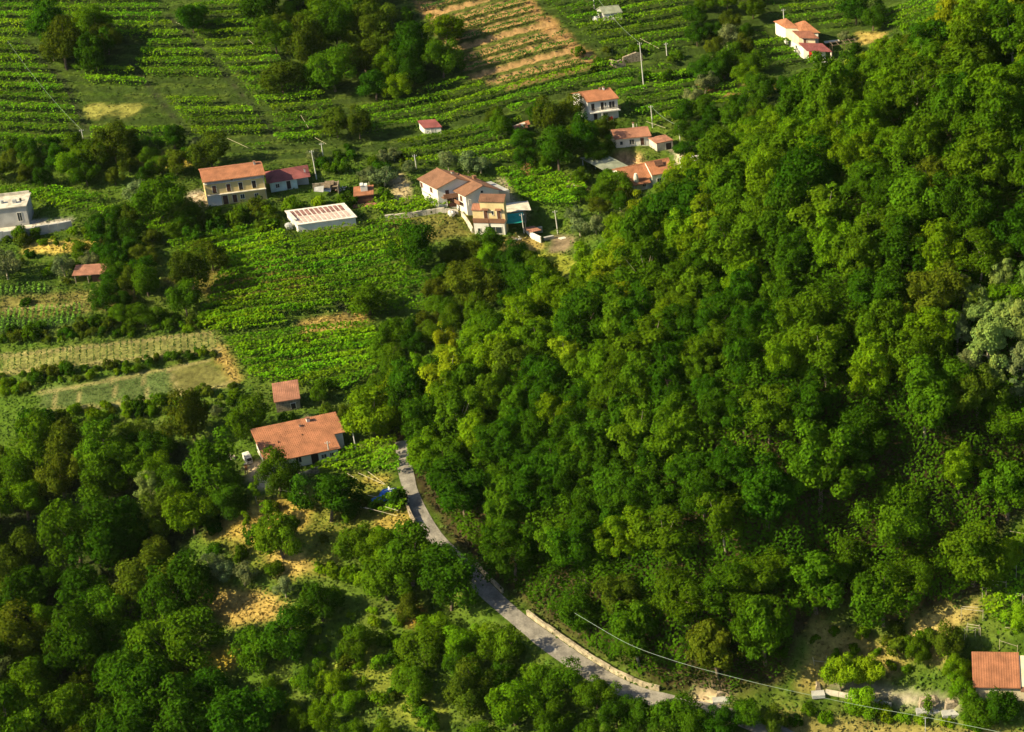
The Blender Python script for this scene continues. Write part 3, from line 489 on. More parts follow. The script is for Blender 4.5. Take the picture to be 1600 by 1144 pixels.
fill([(612, 700), (590, 650), (620, 606), (700, 570), (860, 485), (960, 400), (1080, 302), (1180, 240), (1300, 158), (1480, 84), (1640, -5), (1640, 80), (1500, 150), (1330, 230), (1180, 325), (1030, 435), (930, 515), (800, 600), (690, 700), (660, 740)], 4.7, EDGE, 'ridge_tree', 'forest', 130, roadpad=3.2)
_nf = sum(1 for p in PLANTS if p[5] == 'forest')
fill([(930, 520), (1100, 440), (1200, 540), (1160, 660), (1180, 780), (1000, 880), (860, 810), (760, 750), (800, 640)], 5.2, [('forest', 'deep', 6, .75, 1.05), ('forest', 'mid', 2, .7, 1.0), ('feather', 'mid', 1, .7, 1.0)], 'forest_tree', 'forest', 90)
fill(FOREST, 6.0, FO, 'forest_tree', 'forest', 225, roadpad=3.0, avoid=.55)
print('FOREST', _nf, sum(1 for p in PLANTS if p[5] == 'forest'))
fill(WOOD_LL, 7.4, BR, 'broadleaf_tree', 'grove', 90)
fill([(600, 890), (700, 905), (790, 970), (900, 1050), (980, 1100), (1080, 1125), (1000, 1200), (730, 1200), (715, 1090), (670, 1020), (620, 960)], 5.6, SM + [('broad', 'bright', 3, .45, .75), ('broad', 'mid', 2, .6, .9)], 'broadleaf_tree', 'grove', 25)
fill([(400, 1030), (480, 1040), (560, 1110), (640, 1160), (640, 1200), (420, 1200), (400, 1144)], 4.5, [('broad', 'bright', 3, .35, .55), ('broad', 'mid', 2, .35, .55)], 'broadleaf_tree', 'grove', 14)
fill([(395, 0), (560, 0), (600, 50), (640, 85), (712, 105), (715, 140), (600, 160), (470, 150), (420, 80)], 6.2, BR, 'broadleaf_tree', 'grove', 34)
fill([(1090, 0), (1190, 0), (1195, 60), (1190, 120), (1100, 140), (1075, 80)], 5.6, SM, 'broadleaf_tree', 'grove', 26)
fill([(60, 60), (170, 70), (190, 110), (80, 110)], 5.5, BR, 'broadleaf_tree', 'grove', 8)
fill([(90, 225), (300, 235), (305, 270), (200, 300), (60, 300), (0, 290), (0, 250)], 5.2, SM, 'broadleaf_tree', 'grove', 24)
fill([(770, 190), (890, 190), (960, 210), (950, 262), (830, 275), (790, 230)], 5.4, SM, 'broadleaf_tree', 'grove', 16)
fill([(640, 400), (700, 395), (790, 400), (870, 440), (850, 470), (700, 540), (640, 560), (600, 540), (680, 470)], 4.8, SM, 'broadleaf_tree', 'grove', 26)
fill([(880, 270), (960, 290), (990, 330), (950, 350), (890, 320)], 4.6, SM, 'broadleaf_tree', 'grove', 9)
fill([(1050, 200), (1200, 150), (1230, 145), (1180, 210), (1100, 250), (1060, 262)], 4.8, SM, 'broadleaf_tree', 'grove', 16)
fill([(190, 345), (330, 340), (300, 370), (240, 400), (190, 520), (150, 520), (170, 440), (120, 400)], 4.6, SM, 'broadleaf_tree', 'grove', 18)
fill([(1420, 1040), (1510, 1000), (1530, 1010), (1500, 1090), (1440, 1080)], 4.5, SM, 'broadleaf_tree', 'grove', 5)
fill([(590, 560), (640, 540), (640, 640), (560, 690), (540, 670), (600, 620)], 4.8, SM, 'broadleaf_tree', 'grove', 10)
NOCLEAR[0] = True
fill([(330, 800), (460, 770), (640, 790), (640, 830), (500, 900), (320, 930)], 3.4, SH + [('sapling', 'bright', 1, .8, 1.2)], 'shrub', 'shrubs', 22, pad=1, avoid=.5)
fill([(490, 1030), (560, 1000), (640, 1045), (700, 1100), (680, 1144), (560, 1090)], 4, SH, 'shrub', 'shrubs', 9, pad=1, avoid=.5)
fill([(500, 880), (640, 930), (700, 1010), (640, 1070), (520, 1040), (450, 1010)], 3.2, [('shrub', 'bright', 3, .6, 1.2), ('shrub', 'lime', 2, .5, 1.0), ('shrub', 'mid', 2, .7, 1.4)], 'shrub', 'shrubs', 26, pad=1, avoid=.5)
fill([(1270, 980), (1420, 990), (1500, 1010), (1420, 1060), (1270, 1070)], 2.6, [('shrub', 'bright', 3, .4, .8), ('shrub', 'lime', 1, .4, .7)], 'shrub', 'shrubs', 16, pad=1, avoid=.5)
NOCLEAR[0] = False
SB = [('shrub', 'bright', 3, .4, .95), ('shrub', 'dull', 3, .4, 1.1), ('shrub', 'lime', 1, .4, .75), ('shrub', 'mid', 3, .45, 1.3), ('shrub', 'deep', 1, .6, 1.1)]
for poly, lim in [([(0, 588), (200, 566), (330, 548), (345, 562), (250, 582), (60, 612), (0, 625)], 40), ([(70, 648), (200, 634), (370, 605), (385, 625), (300, 650), (120, 668)], 34), ([(0, 500), (100, 505), (180, 500), (330, 500), (320, 516), (0, 552)], 30),
                  ([(0, 372), (120, 362), (230, 345), (180, 378), (20, 390)], 16), ([(0, 400), (160, 396), (220, 400), (200, 440), (100, 445), (0, 440)], 14), ([(300, 340), (420, 330), (440, 345), (430, 360), (300, 385), (270, 390)], 14), ([(330, 780), (640, 790), (620, 850), (450, 900), (320, 920)], 18),
                  ([(430, 20), (650, 20), (680, 70), (640, 40), (560, 60)], 8), ([(500, 220), (660, 250), (640, 285), (500, 275)], 14), ([(900, 80), (1080, 80), (1080, 130), (930, 125)], 12), ([(1190, 60), (1250, 90), (1310, 100), (1340, 80), (1300, 130), (1200, 150)], 14), ([(1270, 980), (1420, 990), (1500, 1010), (1420, 1040), (1280, 1060)], 10)]:
    fill(poly, 2.1 if poly[0][1] > 480 else 2.4, SB if poly[0][0] < 80 else SH, 'shrub', 'shrubs', int(lim * 1.03), pad=1, avoid=.5)

# ---------------------------------------------------------------- vineyards
def vmask(x, y, poly): a, b = project(x, y, H(x, y)); return inpoly(a, b, poly)
VN = [0]
ROWS = []
def vineyard(poly, label, group, spacing=TS, width=3.05, phase=.36, dens=13, h=1.9, leaf=.5, tint=(.140, .295, .008), gap=.03, name='vine_row', droop=.25, minlen=2.5, angle=None, seedy=0):
    W0 = np.array([at(*q) for q in poly]); x0, x1, y0, y1 = W0[:, 0].min(), W0[:, 0].max(), W0[:, 1].min(), W0[:, 1].max()
    if angle is None: cv = curve
    else: cv = lambda x: np.asarray(x) * math.tan(angle)
    u0, u1 = (W0[:, 1] - cv(W0[:, 0])).min() - 4, (W0[:, 1] - cv(W0[:, 0])).max() + 4; k0, k1 = int(np.floor(u0 / spacing)), int(np.ceil(u1 / spacing)); got = []
    for k in range(k0, k1 + 1):
        n = int((x1 - x0) * width * dens)
        if n < 4 or (spacing == TS and rnd.random() < .07): continue
        wr = width * rng.uniform(.72, 1.04); X_ = rng.uniform(x0, x1, n); off = rng.uniform(-.5, .5, n) * (.72 + .4 * vnoise(X_, X_ * 0 + k, 4, 77)); Y_ = (k + phase) * spacing + off * wr + cv(X_) + (vnoise(X_, X_ * 0 + k * 3, 7, 78) - .5) * .7
        ok = vmask(X_, Y_, poly); nz = vnoise(X_, Y_ * .6, 2.6, 21 + k) * .55 + vnoise(X_, Y_, 12, 5) * .45; ok &= nz > gap + .13 + .12 * rng.random(n)
        X_, Y_, off = X_[ok], Y_[ok], off[ok]
        if len(X_) < 40 or X_.max() - X_.min() < minlen: continue
        cl = np.array([footprint_clear(a, b, .3) for a, b in zip(X_, Y_)]); X_, Y_, off = X_[cl], Y_[cl], off[cl]; n = len(X_)
        if n < 30: continue
        lump = vnoise(X_, Y_, 1.1, 31 + k); zg = H(X_, Y_); Zl = zg + h * (1 - .25 * np.abs(off * 2) ** 3) + (lump - .5) * .5 + rng.normal(size=n) * .12
        dr = (off < -.30) & (rng.random(n) < droop); Zl = np.where(dr, zg + rng.uniform(.5, h, n), Zl); low = rng.random(n) < .08; Zl = np.where(low, zg + rng.uniform(.1, h, n), Zl)
        gx = (vnoise(X_ + .6, Y_, 1.1, 31 + k) - lump) * .9; gy = (vnoise(X_, Y_ + .6, 1.1, 31 + k) - lump) * .9
        N_ = np.stack([-gx, -gy - np.where(dr, 1.0, .1), np.ones(n)], 1) + rng.normal(size=(n, 3)) * .42
        t = rng.uniform(.7, 1.3, n) * (.8 + .4 * vnoise(X_, Y_, 5, 44)); ye = rng.normal(size=n) * .10 + (vnoise(X_, Y_, 6, 45) - .5) * .35
        col = np.stack([t * (1 + ye), t, t * (1 - ye * .5)], 1).clip(.2, 2); o0 = np.array([X_.mean(), Y_.mean(), float(H(X_.mean(), Y_.mean()))])
        me = leaves_mesh(name, np.stack([X_, Y_, Zl], 1) - o0, N_, leaf * rng.uniform(.7, 1.35, n), col); o = link(name, me, VINE, None, tuple(o0)); kk = rng.uniform(.62, 1.08); o.color = (tint[0] * kk * rng.uniform(.9, 1.15), tint[1] * kk, tint[2], 1)
        got.append((k, o, float((X_.max() - X_.min())), X_.min(), X_.max(), cv, (k + phase) * spacing, h))
    words = ['lowest', 'second', 'third', 'fourth', 'fifth', 'sixth', 'seventh', 'eighth', 'ninth', 'tenth', 'eleventh', 'twelfth', 'thirteenth', 'fourteenth', 'fifteenth', 'sixteenth', 'seventeenth', 'eighteenth', 'nineteenth', 'twentieth'] + ['%dth' % i for i in range(21, 60)]
    for i, g in enumerate(got):
        wd = words[i] if i == 0 or i < len(got) - 1 or len(got) == 1 else 'topmost'
        tag(g[1], '%s vine row%s %s' % (wd, '' if wd in ('lowest', 'topmost') else ' up', label), 'vine row', group)
        ROWS.append(g)
    return got
G1 = 'vine rows on the stepped terraces'; G2 = 'vine rows of the flat pergola vineyards'
T = [([(-20, 0), (230, -5), (256, 28), (200, 98), (160, 45), (75, 38), (40, 64), (-20, 62)], 'of the soft green terraces in the top photo corner'),
 ([(-20, 66), (36, 72), (95, 134), (132, 205), (125, 240), (-20, 240)], 'of the shaded terraces below the corner trees'),
 ([(212, 106), (258, 34), (326, 97), (374, 153), (424, 215), (424, 238), (312, 236), (298, 206), (250, 148)], 'between the two dark paths of the terraced slope'),
 ([(145, 188), (268, 182), (286, 205), (296, 235), (205, 234), (142, 226)], 'of the dark terraces over the yellow farmhouse field'),
 ([(272, 22), (400, 0), (400, 60), (415, 130), (424, 190), (385, 145), (336, 90)], 'beside the wood above the stepped slope'),
 ([(405, 70), (440, 100), (505, 150), (525, 175), (520, 235), (430, 238), (428, 190), (415, 150)], 'just below the dark wood on the slope'),
 ([(555, 178), (720, 132), (740, 130), (800, 165), (835, 235), (800, 262), (635, 262), (620, 225), (560, 215)], 'around the tiny white and red shed'),
 ([(835, 0), (1075, 0), (1085, 45), (1075, 92), (1010, 88), (955, 88), (925, 70), (880, 30)], 'of the plot around the small grey shed uphill'),
 ([(745, 140), (800, 138), (935, 104), (1060, 112), (1160, 140), (1190, 160), (1160, 178), (1020, 205), (965, 160), (960, 145), (895, 145), (800, 182)], 'of the bright plot above the white two storey house'),
 ([(1140, 0), (1325, 0), (1330, 45), (1290, 48), (1225, 42), (1215, 10)], 'above the two pyramid roofs of the far villa'), ([(1370, 0), (1470, 0), (1475, 40), (1420, 52), (1380, 48)], 'of the small plot behind the ridge crest'), ([(1170, 62), (1228, 60), (1250, 100), (1200, 115)], 'below the far villa on the slope')]
T.append(([(112, 112), (200, 106), (238, 144), (140, 140)], 'just above the straw coloured terrace patch'))
for poly, lab in T: vineyard(poly, lab, G1)
vineyard(ORANGE, 'of the orange earth terraces', 'vine rows on the orange earth terraces', width=2.7, phase=.34, dens=12, h=1.2, leaf=.42, tint=(.085, .20, .02), gap=.08, droop=.2)
V = [([(445, 372), (560, 360), (640, 345), (655, 400), (672, 452), (690, 490), (560, 500), (520, 470), (480, 420)], 'in the bright vineyard below the long white shed', .09), ([(262, 388), (430, 355), (470, 400), (510, 460), (545, 480), (430, 500), (345, 520), (310, 505), (330, 470), (350, 420), (290, 410)], 'in the patchy vineyard below the yellow farmhouse', .09),
 ([(350, 535), (470, 520), (580, 512), (600, 545), (590, 590), (540, 618), (430, 605), (390, 595), (370, 560)], 'in the dense vineyard above the small brick shed', .10), ([(775, 275), (850, 268), (920, 300), (905, 330), (830, 325), (795, 300)], 'of the plot behind the double villa', .1), ([(480, 745), (560, 705), (620, 690), (628, 745), (560, 745)], 'beside the long orange roof and lane', .12),
 ([(600, 785), (632, 775), (640, 815), (575, 805)], 'below the blue tarpaulin', .1), ([(1535, 880), (1600, 830), (1660, 800), (1660, 1010), (1600, 1005), (1560, 1000), (1530, 960)], 'on the pergola above the reddish roof', .0), ([(170, 425), (240, 420), (235, 445), (190, 445)], 'beside the little red roofed shelter', .1), ([(170, 330), (210, 345), (240, 352), (100, 332), (50, 320)], 'behind the flat roofed building', .1), ([(600, 318), (700, 318), (715, 326), (640, 342), (560, 335)], 'of the hedge like plot before the double villa', .1),
 ([(0, 300), (90, 300), (180, 318), (90, 325), (0, 315)], 'near the trees above the flat roofed building', .1), ([(300, 510), (340, 500), (440, 498), (450, 515), (340, 530)], 'on the bank above the dense vineyard', .1), ([(215, 352), (300, 338), (310, 350), (240, 372)], 'below the terrace of the yellow farmhouse', .1)]
for poly, lab, an in V: vineyard(poly, lab, G2, spacing=2.9, width=2.75, dens=14, h=1.9, leaf=.50, tint=(.155, .33, .007), gap=.03, angle=an + .12, minlen=3)
# crop rows of the beds on the left
def crop(poly, ang, spacing, name, label, col, h=.5, wd=.5, dens=9, leaf=.26):
    W0 = np.array([at(*q) for q in poly]); c, s = math.cos(ang), math.sin(ang); a0 = (W0[:, 0] * c + W0[:, 1] * s); b0 = (-W0[:, 0] * s + W0[:, 1] * c); P_ = []
    for k in np.arange(b0.min(), b0.max(), spacing):
        n = int((a0.max() - a0.min()) * wd * dens); a = rng.uniform(a0.min(), a0.max(), n); b = k + rng.uniform(-.5, .5, n) * wd; P_.append(np.stack([a * c - b * s, a * s + b * c], 1))
    P_ = np.concatenate(P_); P_ = P_[vmask(P_[:, 0], P_[:, 1], poly)]; n = len(P_); P3 = np.column_stack([P_, H(P_[:, 0], P_[:, 1]) + rng.uniform(.05, h, n)]); t = rng.uniform(.7, 1.3, n)[:, None] * (.7 + .6 * vnoise(P_[:, 0], P_[:, 1], 4, 61))[:, None]
    o0 = P3.mean(0); o = link(name, leaves_mesh(name, P3 - o0, rng.normal(size=(n, 3)) * .5 + (0, 0, 1), leaf * rng.uniform(.7, 1.3, n), np.clip(np.array(col) * t, 0, 1)), WEED, None, tuple(o0)); return tag(o, label, 'crop', None, 'stuff')
crop([(0, 448), (72, 446), (78, 458), (0, 462)], 1.62, 1.15, 'crop_rows', 'short green crop rows on the strip beside the red roofed shelter', (.15, .30, .03), 1.1, .45, 34, .34)
crop([(0, 498), (10, 486), (125, 478), (132, 500), (80, 515), (0, 522)], 1.62, 1.15, 'crop_rows', 'narrow green crop rows on the middle strip field', (.14, .30, .03), 1.1, .45, 34, .34)
crop([(0, 556), (330, 520), (348, 545), (200, 561), (0, 583)], 1.66, 1.35, 'crop_rows', 'pale straw green crop rows on the long strip field', (.05, .10, .02), .9, .34, 34, .3)
crop([(62, 614), (262, 578), (278, 612), (200, 629), (72, 640)], 1.55, .7, 'crop_rows', 'blue green crop bed beside the bare brown plot', (.07, .125, .03), .4, .5, 10)
crop([(205, 665), (345, 652), (345, 666), (260, 684), (215, 680)], 1.6, 1.1, 'crop_rows', 'faint vine strip above the dark wood', (.13, .16, .03), .9, .5)
# ---------------------------------------------------------------- weeds and grass over open ground
n = 420000; X_ = rng.uniform(-135, 120, n); Y_ = rng.uniform(215, 545, n); a, b = project(X_, Y_, H(X_, Y_)); ok = (a > -30) & (a < 1630) & (b > -20) & (b < 1165); X_, Y_, a, b = X_[ok], Y_[ok], a[ok], b[ok]
ok = visible(X_, Y_, H(X_, Y_)); X_, Y_, a, b = X_[ok], Y_[ok], a[ok], b[ok]
ok = ~inpoly(a, b, [(0, 556), (330, 520), (348, 545), (200, 561), (0, 583)]) & ~inpoly(a, b, [(62, 612), (330, 563), (366, 598), (200, 632), (70, 642)]) & ~inpoly(a, b, [(385, 722), (415, 718), (445, 762), (402, 768)]) & ~inpoly(a, b, PAINT[-6][0]) & ~inpoly(a, b, [(1278, 1066), (1410, 1102), (1505, 1116), (1515, 1098), (1420, 1078), (1320, 1060)])
X_, Y_ = X_[ok], Y_[ok]; i = np.clip(np.searchsorted(GX, X_), 0, nx - 1); j = np.clip(np.searchsorted(GY, Y_), 0, ny - 1)
ok = (dm[j, i] > 2.4) & ~((tm[j, i] > .5) & ((FR[j, i] > .55) | (rng.random(len(X_)) < .6))) & (rng.random(len(X_)) < .35 + .9 * vnoise(X_, Y_, 3.2, 71)); X_, Y_, i, j = X_[ok], Y_[ok], i[ok], j[ok]
ok = np.ones(len(X_), bool)
for p, W, th, dep in FR_.values():
    c, s = math.cos(th), math.sin(th); u = (X_ - p[0]) * c + (Y_ - p[1]) * s; v = -(X_ - p[0]) * s + (Y_ - p[1]) * c; ok &= ~((u > -.5) & (u < W + .5) & (v > -.8) & (v < dep + .5))
X_, Y_, i, j = X_[ok], Y_[ok], i[ok], j[ok]; n = len(X_); cc = COL[j, i]; green = np.array((.085, .18, .012)); straw = cc * 1.15
mixv = np.clip((vnoise(X_, Y_, 2.2, 73) - .35) * 2.2, 0, 1)[:, None]; mixv = mixv * np.where(cc[:, :1] > .2, .3, 1); base = cc * (1 - .55 * mixv) + green * (.55 * mixv) + .01; base *= rng.uniform(.7, 1.35, n)[:, None]
clump = np.clip(vnoise(X_, Y_, 1.9, 74) * 2.4 - 1.1, 0, 1) * np.where(cc[:, 0] > .2, .25, 1); hh = rng.uniform(.02, .4, n) * np.where(cc[:, 0] > .2, .25, 1) + clump * rng.uniform(.2, 1.15, n); base = base * (1 - .5 * clump[:, None]) + np.array((.045, .10, .008)) * (vnoise(X_, Y_, 4, 76)[:, None] * 1.6) * .5 * clump[:, None]
o0 = np.array((0, 380, 0)); o = link('undergrowth', leaves_mesh('undergrowth', np.column_stack([X_, Y_, H(X_, Y_) + hh]) - o0, rng.normal(size=(n, 3)) * .6 + (0, 0, .8), rng.uniform(.3, .7, n), base.clip(0, .8)), WEED, None, tuple(o0)); WD = n; tag(o, 'grass, weeds and low brush over the open ground', 'grass', None, 'stuff')

# the low storey of the wood: saplings and brush nobody could count
n = 1500000; X_ = rng.uniform(-30, 150, n); Y_ = rng.uniform(225, 470, n); zg = H(X_, Y_); a, b = project(X_, Y_, zg); ok = inpoly(a, b, FOREST) & (a < 1640) & (b > -20); X_, Y_, zg = X_[ok], Y_[ok], zg[ok]; ok = visible(X_, Y_, zg + 4)
i = np.clip(np.searchsorted(GX, X_), 0, nx - 1); j = np.clip(np.searchsorted(GY, Y_), 0, ny - 1); ok &= dm[j, i] > 4.0; X_, Y_, zg = X_[ok], Y_[ok], zg[ok]; l1 = vnoise(X_, Y_, 3.4, 91); l2 = vnoise(X_, Y_, 1.3, 92); edge = np.clip(blur(dm > 6.5, 3)[j[ok], i[ok]], 0, 1); hh = .4 + (6.4 * l1 + 1.4 * l2) * (.25 + .75 * edge); n = len(X_); hh *= rng.uniform(.6, 1.03, n)
gx = (vnoise(X_ + .8, Y_, 3.4, 91) - l1) * 5 + (vnoise(X_ + .5, Y_, 1.3, 92) - l2) * 2; gy = (vnoise(X_, Y_ + .8, 3.4, 91) - l1) * 5 + (vnoise(X_, Y_ + .5, 1.3, 92) - l2) * 2
N_ = np.stack([-gx, -gy, np.ones(n)], 1) + rng.normal(size=(n, 3)) * .33; t = rng.uniform(.8, 1.2, n)[:, None]; vv_ = vnoise(X_, Y_, 8, 93)[:, None]; base = (np.array((.028, .080, .003)) * (1 - vv_) + np.array((.060, .130, .004)) * vv_) * t
o0 = np.array((40, 330, 20.)); o = link('woodland_understorey', leaves_mesh('woodland_understorey', np.column_stack([X_, Y_, zg + hh]) - o0, N_, rng.uniform(.3, .62, n), base), WEED, None, tuple(o0)); tag(o, 'low brush and saplings filling the gaps between trees of the wooded hill', 'undergrowth', None, 'stuff'); UN = n
# ---------------------------------------------------------------- buildings
class House:
    def __init__(s, key, name, label, cat='house', sk=0.0):
        p, s.W, s.th, s.D = FR_[key]; s.r = empty(name, tuple(p), s.th); tag(s.r, label, cat); s.sk = sk; s.p = p
    def b(s, name, mb, mat, parent=None): return mb.build(name, M[mat] if isinstance(mat, str) else mat, parent or s.r, s.sk)
    def wall(s, u0, u1, v0, v1, z0, z1, mat, roof=None, hr=1.2, rp=.5, name='wall'):
        mb = MB()
        if roof == 'x': mb.extrude([(u0, v0, z0), (u0, v1, z0), (u0, v1, z1), (u0, v0 + (v1 - v0) * rp, z1 + hr), (u0, v0, z1)], (u1 - u0, 0, 0))
        elif roof == 'y': mb.extrude([(u0, v0, z0), (u1, v0, z0), (u1, v0, z1), (u0 + (u1 - u0) * rp, v0, z1 + hr), (u0, v0, z1)], (0, v1 - v0, 0))
        elif roof == 'mono': mb.extrude([(u0, v0, z0), (u0, v1, z0), (u0, v1, z1 + hr), (u0, v0, z1)], (u1 - u0, 0, 0))
        else: mb.box(u0, v0, z0, u1, v1, z1)
        return s.b(name, mb, mat)
    def slab(s, pts, t, mat, name='roof', parent=None): return s.b(name, MB().extrude([(x, y, z) for x, y, z in pts], (0, 0, t)), mat, parent)
    def roof(s, u0, u1, v0, v1, z, kind_, hr, mat, o=.45, rp=.5, t=.16, ridge=None):
        z += .02
        if kind_ == 'x':
            vm = v0 + (v1 - v0) * rp; k1 = hr / (vm - v0); k2 = hr / (v1 - vm)
            s.slab([(u0 - o, v0 - o, z - o * k1), (u1 + o, v0 - o, z - o * k1), (u1 + o, vm - .01, z + hr), (u0 - o, vm - .01, z + hr)], t, mat, 'roof_slope'); s.slab([(u0 - o, vm + .01, z + hr), (u1 + o, vm + .01, z + hr), (u1 + o, v1 + o, z - o * k2), (u0 - o, v1 + o, z - o * k2)], t, mat, 'roof_slope')
            s.b('ridge_cap', MB().tube([(u0 - o, vm, z + hr + t), (u1 + o, vm, z + hr + t)], .13, 6), mat); s.courses(u0 - o, u1 + o, v0 - o, z - o * k1 + t, vm, z + hr + t, mat)
        elif kind_ == 'y':
            um = u0 + (u1 - u0) * rp; k1 = hr / (um - u0); k2 = hr / (u1 - um)
            s.slab([(u0 - o, v0 - o, z - o * k1), (um - .01, v0 - o, z + hr), (um - .01, v1 + o, z + hr), (u0 - o, v1 + o, z - o * k1)], t, mat, 'roof_slope'); s.slab([(um + .01, v0 - o, z + hr), (u1 + o, v0 - o, z - o * k2), (u1 + o, v1 + o, z - o * k2), (um + .01, v1 + o, z + hr)], t, mat, 'roof_slope')
            s.b('ridge_cap', MB().tube([(um, v0 - o, z + hr + t), (um, v1 + o, z + hr + t)], .13, 6), mat)
        elif kind_ == 'mono':
            k = hr / (v1 - v0); s.slab([(u0 - o, v0 - o, z - o * k), (u1 + o, v0 - o, z - o * k), (u1 + o, v1 + o, z + hr + o * k), (u0 - o, v1 + o, z + hr + o * k)], t, mat); s.courses(u0 - o, u1 + o, v0 - o, z - o * k + t, v1 + o, z + hr + o * k + t, mat)
        elif kind_ == 'hip':
            um, vm = (u0 + u1) / 2, (v0 + v1) / 2; L = max(0, (u1 - u0 - (v1 - v0)) / 2); a, b, c, d = (u0 - o, v0 - o, z - .1), (u1 + o, v0 - o, z - .1), (u1 + o, v1 + o, z - .1), (u0 - o, v1 + o, z - .1); e, f = (um - L, vm, z + hr), (um + L, vm, z + hr)
            m_ = MB(); m_.v = [a, b, c, d, e, f]; m_.f = [[0, 1, 5, 4], [2, 3, 4, 5], [1, 2, 5], [3, 0, 4], [3, 2, 1, 0]]; s.b('roof', m_, mat)
    def courses(s, u0, u1, va, za, vb, zb, mat):          # rolls of cover tiles running up the slope
        m_ = MB(); n = max(3, int((u1 - u0) / .34))
        for i in range(n):
            u = u0 + (i + .5) * (u1 - u0) / n; m_.extrude([(u - .08, va, za - .01), (u, va, za + .045), (u + .08, va, za - .01)], (0, vb - va, zb - za))
        o = s.b('roof_tiles', m_, mat); o['kind'] = 'stuff'
    def opening(s, face, a, z, w_, h, kind_='window', at_=0.0, mat='dark'):
        """face: 'f' front (a along u, plane v=at_) or 'l' left side (a along v, plane u=at_)"""
        def bx(m_, a0, z0, a1, z1, d0, d1): return m_.box(a0, at_ - d1, z0, a1, at_ - d0, z1) if face == 'f' else m_.box(at_ - d1, a0, z0, at_ - d0, a1, z1)
        fr = MB(); e = .08; bx(fr, a - e, z, a, z + h, -.05, .07); bx(fr, a + w_, z, a + w_ + e, z + h, -.05, .07); bx(fr, a - e, z + h, a + w_ + e, z + h + e, -.05, .07)
        if kind_ == 'window': bx(fr, a - e, z - e, a + w_ + e, z, -.05, .12)
        par = s.b('door_frame' if kind_ == 'door' else 'window_frame' if kind_ != 'shutter' else 'shutter_frame', fr, 'skin')
        m_ = MB()
        if kind_ == 'shutter':
            for k in (0, 1): bx(m_, a + k * w_ / 2 + .01, z, a + (k + 1) * w_ / 2 - .01, z + h, 0, .05)
            for j in range(int(h / .25)): bx(m_, a + .05, z + j * .25 + .08, a + w_ - .05, z + j * .25 + .16, .05, .075)
        else: bx(m_, a + .01, z + .01, a + w_ - .01, z + h - .01, -.04, .03)
        s.b({'window': 'pane', 'door': 'door', 'shutter': 'shutter'}[kind_], m_, M['glass'] if (kind_ == 'window' and mat == 'dark') else mat, par); 
        if kind_ == 'window' and w_ > .7: mm = MB(); bx(mm, a + w_ / 2 - .03, z + .01, a + w_ / 2 + .03, z + h - .01, .03, .05); s.b('muntin', mm, 'skin', par)
        return par
    def balcony(s, u0, u1, v, z, d=1.1, mat='concrete', rail=True, solid=None, name='balcony'):
        o = s.b(name, MB().box(u0, v - d, z - .16, u1, v - .002, z), mat)
        if solid: s.b('parapet', MB().box(u0, v - d, z + .002, u1, v - d + .1, z + .9), solid, o)
        elif rail:
            m_ = MB(); n = int((u1 - u0) / .3); m_.box(u0, v - d + .03, z + .88, u1, v - d + .07, z + .93)
            for i in range(n + 1): u = u0 + .03 + (u1 - u0 - .06) * i / n; m_.box(u - .015, v - d + .035, z + .002, u + .015, v - d + .065, z + .878)
            s.b('railing', m_, 'rail', o)
        return o
    def chimney(s, u, v, z, h=1.0, w_=.5, mat='dull'):
        o = s.b('chimney', MB().box(u, v, z - .6, u + w_, v + w_, z + h), mat); s.b('chimney_cap', MB().box(u - .08, v - .08, z + h + .12, u + w_ + .08, v + w_ + .08, z + h + .2).box(u, v, z + h + .002, u + .1, v + w_, z + h + .118).box(u + w_ - .1, v, z + h + .002, u + w_, v + w_, z + h + .118), 'tile_brown', o)
    def downpipe(s, u, v, z): s.b('downpipe', MB().tube([(u, v - .08, -.2), (u, v - .08, z)], .05, 5), 'metal')
# yellow farmhouse with its row of shuttered doors
h = House('farm', 'farmhouse', 'long two storey yellow farmhouse with an orange tiled roof and shuttered upper windows', sk=-.15); W, D = h.W, h.D
h.wall(0, W, 0, D, -2, 5.2, 'ochre'); h.wall(.02, W - .02, .02, D - .02, 5.33, 6.0, 'dull', 'x', 1.1, name='attic_wall'); h.b('cornice', MB().box(-.15, -.18, 5.2, W + .1, D + .1, 5.33), 'pale')
h.b('plaster_band', MB().box(.0, -.05, -.5, 3.1, -.002, 2.45), 'white'); h.roof(0, W, 0, D, 6.0, 'x', 1.1, 'tile', .4)
for k, (f, mt) in enumerate([(.115, 'brown'), (.355, 'brown'), (.56, 'dark'), (.785, 'dark')]): h.opening('f', W * f, 3.0, .85, 1.75, 'shutter', 0, mt)
for f, z, w_, hh, kd, mt in [(.26, .05, 1.1, 2.1, 'door', 'brown'), (.425, .25, .95, 1.8, 'door', 'brown'), (.56, .9, .85, 1.0, 'window', 'dark'), (.80, .7, .8, 1.0, 'window', 'dark')]: h.opening('f', W * f, z, w_, hh, kd, 0 if f > .3 else -.05 + .05, mt)
h.opening('f', W * .44, 5.45, .6, .4, 'window', .02 * 0 + .02); h.balcony(-.1, W + .05, 0, 2.75, .55, 'pale', rail=False, name='string_course'); h.opening('l', 2.2, 3.2, .8, 1.2, 'shutter', 0, 'brown')
h.downpipe(W - .15, 0, 5.2); h.chimney(W - 1.5, 3.0, 7.1, .7, .4)
h = House('annex', 'outbuilding', 'low turquoise walled outbuilding with a faded dark pink roof', 'outbuilding'); W, D = h.W, h.D
h.wall(0, W - 2.6, 0, D, -1, 2.5, 'turq'); h.wall(W - 2.5, W, 1.6, D, -1, 2.4, 'dull', name='rear_wall'); h.roof(-.2, W, 0, D, 2.5, 'hip', 1.3, 'sheet_red', .5); h.opening('f', 1.2, .9, .8, .9); h.opening('f', W * .42, .2, .9, 1.9, 'door'); h.chimney(W - .7, 1.5, 2.9, .7, .35, 'white')
